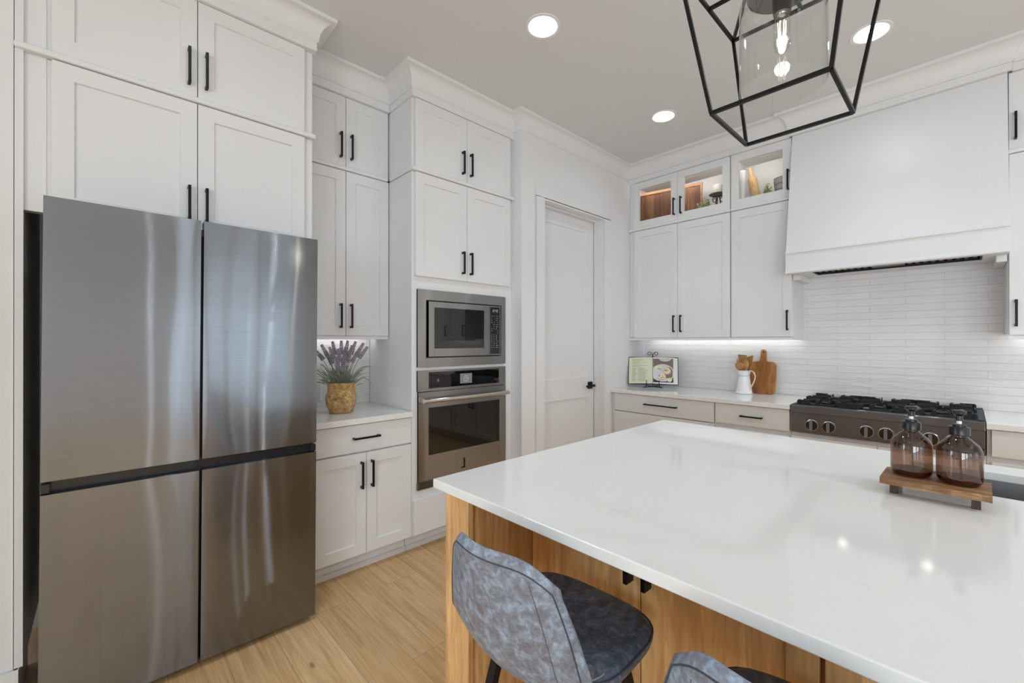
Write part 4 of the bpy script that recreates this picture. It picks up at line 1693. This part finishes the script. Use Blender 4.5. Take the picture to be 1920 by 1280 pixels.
# ------------------------------------------------------------------ utensil pitcher and cutting board
UC = Vector((-1.323, 3.918, .914))
t = thing('pitcher', tuple(UC), 'white enamel pitcher filled with wooden utensils', 'pitcher')
mb = MB()
mb.lathe(UC, [(0, .001), (.078, .001), (.080, .004), (.078, .018), (.073, .024), (.074, .027), (.052, .150), (.0515, .158), (.061, .186), (.064, .198), (.0625, .199), (.058, .186), (.048, .158), (.05, .15), (.07, .03), (.0, .02)], 40, .83, .83)
mb.build('body', M['paperwhite'], t)
mb = MB()
mb.lathe(UC, [(.0785, .003), (.0812, .005), (.0812, .008), (.0785, .010)], 40, .83, .83, cap=False)
mb.lathe(UC, [(.052, .150), (.0542, .152), (.0542, .158), (.0525, .160)], 40, .83, .83, cap=False)
mb.build('rim_band', M['bluerim'], t)
mb = MB()
hx = Vector((.93, -.36, 0))
mb.tube([UC + hx * r + Vector((0, 0, z)) for r, z in ((.049, .194), (.072, .199), (.097, .186), (.108, .158), (.102, .125), (.084, .088), (.067, .062), (.060, .040))], .0052, 10)
mb.build('handle', M['cream'], t)


def utensil(name, label, base, tip, head):
    """base and tip of the handle (world offsets from the pitcher), then the head outline."""
    t = thing(name, tuple(UC + Vector((0, 0, .03))), label, 'kitchen utensil', 'wooden utensils in the pitcher')
    a, b = UC + Vector(base), UC + Vector(tip)
    MB_ = MB()
    MB_.tube([a, b], [.0045, .0055], 10)
    MB_.build('handle', M['spoonwood'], t)
    ax = (b - a).normalized()
    sx = ax.cross(Vector((.3, 1, 0))).normalized()
    nn = sx.cross(ax).normalized()
    Fh = lambda u, z, d: tuple(b + sx * u + ax * z + nn * d)
    m2 = MB()
    head(m2, Fh)
    m2.build('head', M['spoonwood'], t, bevel=.0015)


def spoon_head(w, h, dish=.006, n=20):
    def f(mb, F):
        pts = [(w * math.sin(2 * math.pi * k / n) * (1 - .12 * math.cos(2 * math.pi * k / n)), h - h * math.cos(2 * math.pi * k / n) - .006) for k in range(n)]
        vs = [F(0, h, -.012)] + [F(u, z, 0) for u, z in pts] + [F(u * .93, h + (z - h) * .93, .003) for u, z in pts] + [F(u * .5, h + (z - h) * .5, -.006) for u, z in pts] + [F(0, h, -.016)]
        fs = []
        for k in range(n):
            j = (k + 1) % n
            fs += [(1 + k, 1 + j, 1 + n + j, 1 + n + k), (1 + n + k, 1 + n + j, 1 + 2 * n + j, 1 + 2 * n + k), (1 + 2 * n + k, 1 + 2 * n + j, 0), (1 + j, 1 + k, 1 + 3 * n)]
        mb.add(vs, fs, True)
    return f


def flat_head(w, h, slant=.0, slots=0):
    def f(mb, F):
        pts = [(-.007, -.01), (.007, -.01), (w * .85, h * .45), (w, h - slant), (w * .85, h + .004 - slant), (-w * .85, h + .004 + slant), (-w, h + slant), (-w * .85, h * .45)]
        mb.prism(pts, -.003, .003, F)
    return f


def fork_head(w, h):
    def f(mb, F):
        mb.prism([(-.007, -.01), (.007, -.01), (w, h * .4), (w, h * .62), (-w, h * .62), (-w, h * .4)], -.003, .003, F)
        for k in range(4):
            u = -w + (2 * w) * (k + .5) / 4
            mb.prism([(u - w * .17, h * .6), (u + w * .17, h * .6), (u + w * .12, h), (u - w * .12, h)], -.003, .003, F)
    return f


utensil('wooden_turner', 'wide flat wooden turner at the back of the white pitcher', (-.008, .022, .03), (-.018, .028, .212), flat_head(.042, .115, -.004))
utensil('wooden_spatula', 'wooden spatula leaning right in the white pitcher', (.022, .008, .03), (.034, .008, .206), flat_head(.033, .110, .012))
utensil('wooden_fork', 'slotted wooden fork behind the front spoon in the white pitcher', (-.021, .006, .03), (-.032, .006, .206), fork_head(.032, .090))
utensil('wooden_spoon', 'wooden spoon with long oval bowl in the middle of the white pitcher', (.012, -.016, .03), (.016, -.020, .206), spoon_head(.032, .048))
utensil('wooden_ladle', 'round wooden spoon at the front left of the white pitcher', (-.013, -.014, .03), (-.027, -.021, .206), spoon_head(.042, .036))

CBX = -1.217
t = thing('cutting_board', (CBX, 4.04, .914), 'brown paddle cutting board leaning on the tiled backsplash', 'cutting board')
lean = R(8.5)
c0 = Vector((CBX, 4.034, .914))
cz = Vector((0, math.sin(lean), math.cos(lean)))
cn = Vector((0, -math.cos(lean), math.sin(lean)))
FC = lambda u, z, d: tuple(c0 + Vector((1, 0, 0)) * u + cz * z + cn * d)
def rc(cx, cz_, r, a0, a1, n=6):
    return [(cx + r * math.cos(R(a0 + (a1 - a0) * k / n)), cz_ + r * math.sin(R(a0 + (a1 - a0) * k / n))) for k in range(n + 1)]
out = rc(-.068, .034, .034, 180, 270) + rc(.068, .034, .034, 270, 360) + rc(.064, .236, .038, 0, 90) + rc(.045, .294, .020, 270, 185, 5) + [(.022, .345)] + rc(0, .358, .022, 0, 180, 8) + [(-.022, .345)] + rc(-.045, .294, .020, -5, -90, 5) + rc(-.064, .236, .038, 90, 180)
mb = MB()
mb.prism(out, 0, .018, FC)
mb.build('board', M['boardwood'], t, bevel=.004, seg=2)
mb = MB()
mb.lathe(FC(0, .358, .0183), [(.0, 0), (.008, 0), (.0085, -.0005)], 14, M3=Matrix((Vector((1, 0, 0)), cz, cn)).transposed())
mb.build('hang_hole', M['cover'], t)

# ------------------------------------------------------------------ lavender in a belly basket
LC = Vector((-2.755, 1.082, .914))
t = thing('lavender_plant', tuple(LC), 'lavender stems in a woven seagrass belly basket', 'potted plant')
la = R(-30)
rot = Matrix.Rotation(la, 3, 'Z')
mb = MB()
mb.lathe(LC, [(0, .001), (.074, .001), (.082, .006), (.100, .045), (.108, .085), (.106, .108), (.094, .135), (.092, .160), (.097, .188), (.092, .188), (.087, .16), (.09, .135), (.10, .10), (0, .09)], 40, 1, .82, rot, 3.2)
bk = mb.build('basket', M['basket'], t)
mb = MB()
for s in (-1, 1):
    c = LC + rot @ Vector((s * .104, 0, .095))
    o = rot @ Vector((s, 0, 0))
    y = rot @ Vector((0, 1, 0))
    mb.tube([c + y * (.032 * math.cos(R(a))) + o * (.013 * math.sin(R(a))) + Vector((0, 0, .012 * math.sin(R(a)))) for a in range(0, 181, 30)], .006, 8)
mb.build('handle', M['basket'], bk)
mb = MB()
mb.lathe(LC, [(0, .15), (.085, .15)], 24, 1, .82, rot)
mb.build('filler_moss', M['stem'], t)
rnd = random.Random(11)
# view-independent fan of stems: lean given across (u) and toward the room (w)
U = Vector((.30, .95, 0)).normalized()
Wv = Vector((.95, -.30, 0)).normalized()
lv = MB()
spikes = [(-.115, .01, .425), (-.155, -.02, .40), (-.07, .03, .41), (-.05, -.04, .445), (-.022, .05, .40), (.0, 0, .45), (.022, .04, .41), (.04, -.03, .45), (.055, .05, .395), (.085, .0, .445), (.10, .03, .39), (.135, -.02, .435), (.155, .02, .41), (-.09, -.05, .38), (.015, .07, .36), (-.035, .075, .35), (.07, -.06, .42)]
for k, (u, w_, h) in enumerate(spikes):
    b0 = LC + U * (u * .22) + Wv * (w_ * .3) + Vector((0, 0, .15))
    tip = LC + U * u + Wv * w_ + Vector((0, 0, h))
    mid = b0.lerp(tip, .55) + U * (-u * .18) + Vector((0, 0, .02))
    pts = [b0.lerp(mid, q) .lerp(mid.lerp(tip, q), q) for q in [i / 8 for i in range(9)]]
    mb = MB()
    mb.tube(pts, .0018, 6)
    st = mb.build('flower_stem', M['stem'], t)
    fl, br = MB(), MB()
    purple = k % 2 == 0 or abs(u) < .06
    L = len(pts)
    d = (pts[-1] - pts[-3]).normalized()
    for j in range(10):
        c = tip - d * (.085 * (1 - j / 9.5))
        rr = .0115 * (1 - .45 * j / 9)
        for q in range(6):
            a = q * math.pi / 3 + j * .6
            e = d.orthogonal().normalized()
            e2 = d.cross(e)
            o = (e * math.cos(a) + e2 * math.sin(a)) * rr
            s = .0052 * (1 - .3 * j / 9)
            tgt = fl if (purple and rnd.random() < .6) else br
            p = c + o
            tgt.add([p + e * s, p + e2 * s, p - e * s, p - e2 * s, p + d * s * 1.5, p - d * s * 1.2], [(0, 1, 4), (1, 2, 4), (2, 3, 4), (3, 0, 4), (1, 0, 5), (2, 1, 5), (3, 2, 5), (0, 3, 5)])
    if fl.v:
        fl.build('flower_spike', M['flower'], st)
    if br.v:
        br.build('grey_buds', M['bract'], st)
for k in range(170):
    a = rnd.uniform(-1, 1)
    w_ = rnd.uniform(-1, 1)
    b0 = LC + U * (a * .045 + rnd.choice((-.03, .03))) + Wv * (w_ * .035) + Vector((0, 0, .155 + rnd.uniform(0, .06)))
    ln = rnd.uniform(.05, .13)
    dr_ = (U * (a * 1.1 + rnd.uniform(-.3, .3)) + Wv * w_ * .6 + Vector((0, 0, rnd.uniform(.5, 1.3)))).normalized()
    sd = dr_.cross(Wv).normalized() * rnd.uniform(.0022, .004)
    m1, m2 = b0 + dr_ * ln * .5, b0 + dr_ * ln - Vector((0, 0, .02 * abs(a)))
    nrm = Vector((0, 0, .0012)) + Wv * .001
    lv.add([b0, m1 + sd, m1 - sd, m2, m1 + nrm * 2], [(0, 1, 4), (1, 3, 4), (3, 2, 4), (2, 0, 4), (0, 2, 3, 1)])
for (u0, z0, u1, z1, u2, z2) in ((-.05, .16, -.12, .25, -.175, .295), (-.05, .16, -.11, .225, -.18, .268), (-.04, .16, -.11, .19, -.185, .192), (.05, .16, .12, .27, .185, .285), (.05, .16, .10, .26, .15, .285), (.05, .16, .13, .215, .195, .160), (.045, .16, .09, .24, .11, .24), (-.05, .16, -.09, .28, -.12, .30)):
    pts = [LC + U * u + Vector((0, 0, z)) for u, z in ((u0, z0), ((u0 + u1) / 2, (z0 + z1) / 2 + .008), (u1, z1), ((u1 + u2) / 2, (z1 + z2) / 2 + .006), (u2, z2))]
    lv.tube(pts, [.002, .002, .0028, .004, .0022], 6)
tag(lv.build('foliage', M['leaf'], t), kind='stuff')

# outlet behind the basket
t = thing('wall_outlet', (-3.07, 1.095, .97), 'small white outlet plate on the tile behind the basket', 'outlet')
MB().box(-3.071, -3.066, 1.060, 1.130, .955, 1.070).build('cover_plate', M['plate'], t, bevel=.0015)
for z in (.985, 1.04):
    MB().box(-3.067, -3.0645, 1.078, 1.112, z - .016, z + .016).build('receptacle', M['paperwhite'], t, bevel=.001)

# ------------------------------------------------------------------ displays inside the glass cabinets
ZS = ZM1 + .0122
t = thing('slatted_board', (-2.0, 3.895, ZS), 'dark walnut slatted wood panel inside the two-door glass cabinet', 'wood panel')
sa = R(11)
FS = lambda u, z, d: (-2.002 + u * math.cos(sa) + d * math.sin(sa), 3.895 + u * math.sin(sa) - d * math.cos(sa), z)
mb = MB()
x = -.307
ws = (.085, .05, .10, .075, .11, .09, .055)
i = 0
while x < .295:
    w = min(ws[i % 7], .297 - x)
    ubox(mb, FS, x, x + w - .003, ZS + .005, 2.828 - .026, -.008, .0025 * (i % 2))
    x += w
    i += 1
mb.build('slats', M['walnut'], t)
mb = MB()
ubox(mb, FS, -.312, .312, 2.802, 2.828, -.012, .006)
ubox(mb, FS, -.312, .312, ZS + .001, ZS + .02, -.012, .004)
ubox(mb, FS, .296, .312, ZS + .02, 2.802, -.012, .006)
ubox(mb, FS, -.312, -.302, ZS + .02, 2.802, -.012, .006)
mb.build('frame', M['walnutlight'], t)


def sprig(name, c, n, spread, height, label, m1, m2, seed):
    t = thing(name, c, label, 'plant', 'green sprigs in the glass cabinets')
    rnd = random.Random(seed)
    a, b, st = MB(), MB(), MB()
    C0 = Vector(c)
    for k in range(n):
        u, w = rnd.uniform(-1, 1), rnd.uniform(-1, 1)
        top_ = C0 + Vector((u * spread, w * .025, height * rnd.uniform(.55, 1) * (1 - .3 * abs(u))))
        base = C0 + Vector((u * spread * .4, w * .015, 0))
        st.tube([base, base.lerp(top_, .6) + Vector((0, 0, .01)), top_], .0012, 5)
        for q in range(9):
            p = base.lerp(top_, .35 + .65 * q / 8)
            d = Vector((rnd.uniform(-1, 1), rnd.uniform(-1, 1), rnd.uniform(-.2, 1))).normalized()
            s = rnd.uniform(.009, .015)
            e = d.orthogonal().normalized() * s * .5
            (a if rnd.random() < .6 else b).add([p, p + d * s + e, p + d * s * 2, p + d * s - e, p + d * s + d.cross(e) * .3], [(0, 1, 4), (1, 2, 4), (2, 3, 4), (3, 0, 4), (0, 3, 2, 1)])
    st.build('stem', M['stem'], t)
    tag(a.build('leaves', m1, t), kind='stuff')
    tag(b.build('young_leaves', m2, t), kind='stuff')


sprig('green_sprig', (-1.655, 3.905, ZS + .002), 30, .05, .19, 'green sprig between walnut panel and candle in the glass cabinet', M['green'], M['palegreen'], 4)
sprig('green_sprig', (-1.152, 3.945, ZS + .002), 26, .026, .19, 'green sprig between rolling pin and metal pail in the glass cabinet', M['green'], M['palegreen'], 8)

CX = -1.545
t = thing('candle_holder', (CX, 3.93, ZS), 'dark scrolled candle holder in the two-door glass cabinet', 'candle holder')
mb = MB()
mb.lathe((CX, 3.93, ZS), [(.0, .172), (.05, .172), (.072, .182), (.074, .185), (.05, .180), (0, .180)], 28)
mb.build('plate', M['bronze'], t)
mb = MB()
for a in (0, 120, 240):
    d = Vector((math.cos(R(a)), math.sin(R(a)) * .7, 0))
    c = Vector((CX, 3.93, ZS))
    pts = [c + d * .02 + Vector((0, 0, .172))]
    for k in range(12):
        b_ = R(100 - k * 42)
        r_ = .030 - k * .0016
        pts.append(c + d * (.038 + r_ * math.cos(b_)) + Vector((0, 0, .135 + r_ * math.sin(b_))))
    mb.tube(pts, .0035, 7)
    mb.tube([c + d * .01 + Vector((0, 0, .172)), c + d * .03 + Vector((0, 0, .07)), c + d * .06 + Vector((0, 0, .004))], .004, 7)
mb.build('scroll_legs', M['black'], t)
t = thing('candle', (CX, 3.93, ZS + .180), 'white pillar candle on the dark scrolled holder', 'candle')
mb = MB()
mb.lathe((CX, 3.93, ZS), [(0, .1805), (.037, .1805), (.039, .184), (.039, .262), (.036, .268), (.010, .265), (0, .265)], 24)
mb.build('wax', M['candle'], t)
MB().tube([(CX, 3.93, ZS + .264), (CX, 3.93, ZS + .275)], .001, 6).build('wick', M['black'], t)

t = thing('canister', (-1.331, 3.90, ZS), 'tall white cylinder canister in the single-door glass cabinet', 'canister')
mb = MB()
mb.lathe((-1.331, 3.9, ZS), [(0, .001), (.027, .001), (.029, .004), (.029, .300)], 32)
mb.build('body', M['paperwhite'], t)
mb = MB()
mb.lathe((-1.331, 3.9, ZS), [(.030, .300), (.031, .303), (.031, .315), (.028, .319), (0, .320)], 32)
mb.build('lid', M['paperwhite'], t)

t = thing('rolling_pin', (-1.24, 3.92, ZS), 'pale wooden rolling pin leaning in the single-door glass cabinet', 'rolling pin')
a, b_ = Vector((-1.217, 3.90, ZS + .038)), Vector((-1.288, 3.955, ZS + .345))
d = (b_ - a).normalized()
q = d.to_track_quat('Z', 'Y').to_matrix()
mb = MB()
mb.lathe(a, [(0, 0), (.034, .001), (.0355, .004), (.0355, .205), (.033, .222), (.020, .236)], 28, M3=q)
mb.build('roller', M['pinwood'], t)
mb = MB()
mb.lathe(a, [(.0195, .234), (.016, .25), (.018, .285), (.015, .318), (.006, .326), (0, .327)], 20, M3=q)
mb.lathe(a, [(0, -.034), (.012, -.032), (.016, -.02), (.016, .0)], 20, M3=q)
mb.build('handle', M['pinwood'], t)

t = thing('metal_pail', (-1.035, 3.965, ZS), 'galvanized metal pail at the right end of the glass cabinet', 'pail')
c = (-1.035, 3.965, ZS)
mb = MB()
mb.lathe(c, [(0, .001), (.055, .001), (.058, .004), (.0605, .06), (.0595, .063), (.063, .067), (.069, .195), (.072, .198), (.069, .2), (.06, .07), (0, .006)], 32)
mb.build('body', M['galv'], t)
mb = MB()
mb.tube([Vector(c) + Vector((.072 * math.cos(R(k)), -.03 * math.sin(R(k)), .185 - .06 * math.sin(R(k)))) for k in range(0, 181, 15)], .0022, 7)
mb.build('bail_handle', M['bronze'], t)
mb = MB()
for s in (0, 1):
    mb.lathe((c[0], c[1], c[2] + .10 + s * .045), [(.0645 + s * .0025, 0), (.0665 + s * .0025, .003), (.065 + s * .0025, .006)], 32, cap=False)
mb.build('rib', M['bronze'], t)

# ------------------------------------------------------------------ bar stools


def catmull(P, t):
    n = len(P) - 1
    x = min(max(t, 0), .99999) * n
    k = int(x)
    f = x - k
    p0, p1, p2, p3 = P[max(k - 1, 0)], P[k], P[min(k + 1, n)], P[min(k + 2, n)]
    return [.5 * (2 * b + (c - a) * f + (2 * a - 5 * b + 4 * c - d) * f * f + (3 * b - a - 3 * c + d) * f ** 3) for a, b, c, d in zip(p0, p1, p2, p3)]


# rows: y, z, half width, forward wrap, side lift
ROWS = [(-.02, .610, .150, .0, .040), (-.095, .608, .172, .0, .055), (-.148, .624, .190, .012, .062), (-.178, .658, .203, .030, .040), (-.200, .708, .198, .046, .018), (-.218, .775, .184, .054, .006), (-.233, .845, .162, .056, .0), (-.246, .926, .132, .052, -.006)]


def shell_point(a, s, off=0.0):
    s = s * (1 - .10 * abs(a) ** 5)
    y, z, hw, wr, lf = catmull(ROWS, s)
    return Vector((hw * a, y + wr * a * a, z + lf * a * a))


def make_stool(label):
    t = thing('bar_stool', (0, 0, 0), label, 'bar stool', 'leather bar stools along the island')
    na, ns = 28, 40
    T = .026
    def nrm(a, s):
        e = 1e-3
        du = shell_point(min(1, a + e), s) - shell_point(max(-1, a - e), s)
        dv = shell_point(a, min(1, s + e)) - shell_point(a, max(0, s - e))
        return du.cross(dv).normalized()     # toward the room side (outside)
    g_out, g_in = [], []
    for j in range(ns + 1):
        for i in range(na + 1):
            a, s = -1 + 2 * i / na, j / ns
            p, n = shell_point(a, s), nrm(a, s)
            ea = min(1, (1 - abs(a)) / .10)
            es = min(1, (1 - s) / .055)
            k = math.sqrt(max(0, 1 - (1 - min(ea, es)) ** 2))
            k = .45 + .55 * k
            g_out.append(p + n * (T / 2 * k))
            g_in.append(p - n * (T / 2 * k))
    mb = MB()
    W_ = na + 1
    fs = [(j * W_ + i, j * W_ + i + 1, (j + 1) * W_ + i + 1, (j + 1) * W_ + i) for j in range(ns) for i in range(na)]
    mb.add(g_out, fs, True)
    o = len(g_out)
    mb.add(g_in, [f[::-1] for f in fs], True)
    edge = [i for i in range(W_)] + [j * W_ + na for j in range(1, ns + 1)] + [ns * W_ + i for i in range(na - 1, -1, -1)] + [j * W_ for j in range(ns - 1, 0, -1)]
    m = len(edge)
    cen = []
    for e in edge:
        j, i = divmod(e, W_)
        a, s = -1 + 2 * i / na, j / ns
        p = shell_point(a, s)
        inward = shell_point(a * .97, s * .985 + .004)
        d = (p - inward)
        d = d.normalized() if d.length > 1e-9 else Vector()
        cen.append(len(mb.v) + len(cen))
    base = len(mb.v)
    extra = []
    for e in edge:
        j, i = divmod(e, W_)
        a, s = -1 + 2 * i / na, j / ns
        p = shell_point(a, s)
        q = shell_point(max(-.96, min(.96, a)), min(.975, max(.02, s)))
        d = (p - q)
        d = d.normalized() if d.length > 1e-9 else Vector()
        extra.append(tuple(p + d * .006))
    mb.v += extra
    for k in range(m):
        a, b2 = edge[k], edge[(k + 1) % m]
        ca, cb_ = base + k, base + (k + 1) % m
        mb.f.append((a, ca, cb_, b2)); mb.sm.append(True)
        mb.f.append((o + b2, cb_, ca, o + a)); mb.sm.append(True)
    back = mb.build('backrest', M['leather'], t, auto=80)
    # piped seam round the rim and the vertical panel seam
    def loop_pts(inset, side):
        pts = []
        def pt(a, s):
            p, n = shell_point(a, s), nrm(a, s)
            return p + n * (side * (T / 2 - .0005))
        for j in range(14, ns + 1):
            s = j / ns * (1 - inset)
            pts.append(pt(-(1 - inset * 1.6), s))
        for i in range(1, 24):
            a = -(1 - inset * 1.6) + 2 * (1 - inset * 1.6) * i / 24
            pts.append(pt(a, 1 - inset))
        for j in range(ns, 13, -1):
            pts.append(pt(1 - inset * 1.6, j / ns * (1 - inset)))
        return pts
    seam = mat_seam
    mb = MB()
    mb.tube(loop_pts(.034, 1), .0016, 6)
    mb.build('rim_seam', seam, back)
    mb = MB()
    for a in (-.72, .72):
        mb = MB()
        mb.tube([shell_point(a, s / 30) + nrm(a, s / 30) * (T / 2 - .0007) for s in range(9, 29)], .0011, 6)
        mb.build('panel_seam', seam, back)
    mb = MB()
    prof = [(0, .612), (.80, .612), (.93, .616), (.985, .626), (1.0, .638), (.985, .650), (.94, .658), (.86, .662), (.5, .657), (0, .655)]
    mb.lathe((0, .035, 0), prof, 56, .206, .167, None, 3.6)
    st = mb.build('seat', M['seatleather'], t)
    mb = MB()
    ring = []
    for k in range(57):
        a = 2 * math.pi * k / 56
        ca, sa = math.cos(a), math.sin(a)
        q_ = (abs(ca) ** 3.6 + abs(sa) ** 3.6) ** (-1 / 3.6)
        ring.append((ca * q_ * .206 * .996, .035 + sa * q_ * .167 * .996, .6485))
    mb.tube(ring, .0022, 6, cap=False)
    mb.build('seat_piping', seam, st)
    mb = MB()
    for s in (-1, 1):
        pts = []
        for k in range(9):
            a = R(200 + 70 * k / 8) if s < 0 else R(340 - 70 * k / 8)
            pts.append((s * .150 + .04 * math.cos(a) * 0 + s * .038 * math.cos(R(90 * k / 8)), -.09 - .05 * math.sin(R(90 * k / 8)) + .02, .6625 - .0 * k))
        mb.tube(pts, .0013, 6)
    mb.build('corner_stitching', M['printing'], st)
    for sx_ in (-1, 1):
        for sy_ in (-1, 1):
            mb = MB()
            mb.bar((sx_ * .105, .02 + sy_ * .10, .612), (sx_ * .205, .02 + sy_ * .20, 0.0), .024, .024, (0, 1, 0))
            mb.build('leg', M['black'], t, bevel=.002)
    mb = MB()
    z = .22
    q = .612 - z
    e = .105 + .10 * q / .612
    f = .10 + .10 * q / .612
    cs = [(-e, .02 - f, z), (e, .02 - f, z), (e, .02 + f, z), (-e, .02 + f, z)]
    for k in range(4):
        mb.bar(cs[k], cs[(k + 1) % 4], .016)
    mb.build('footrest', M['black'], t, bevel=.001)
    mb = MB()
    mb.box(-.115, .115, -.09, .13, .602, .612)
    mb.build('mounting_plate', M['black'], t)
    return t


mat_seam = mat('dark_seam', (58, 64, 76), .6)
s1 = make_stool('blue-grey leather bar stool at the left end of the island')
s1.location = (-.720, .812, 0)
s1.rotation_euler.z = R(3)
s2 = copy_tree(s1)
s2['label'] = 'second bar stool along the island, mostly cut off by the bottom edge of the picture'
s2.location = (-.170, .824, 0)
s2.rotation_euler.z = R(3)
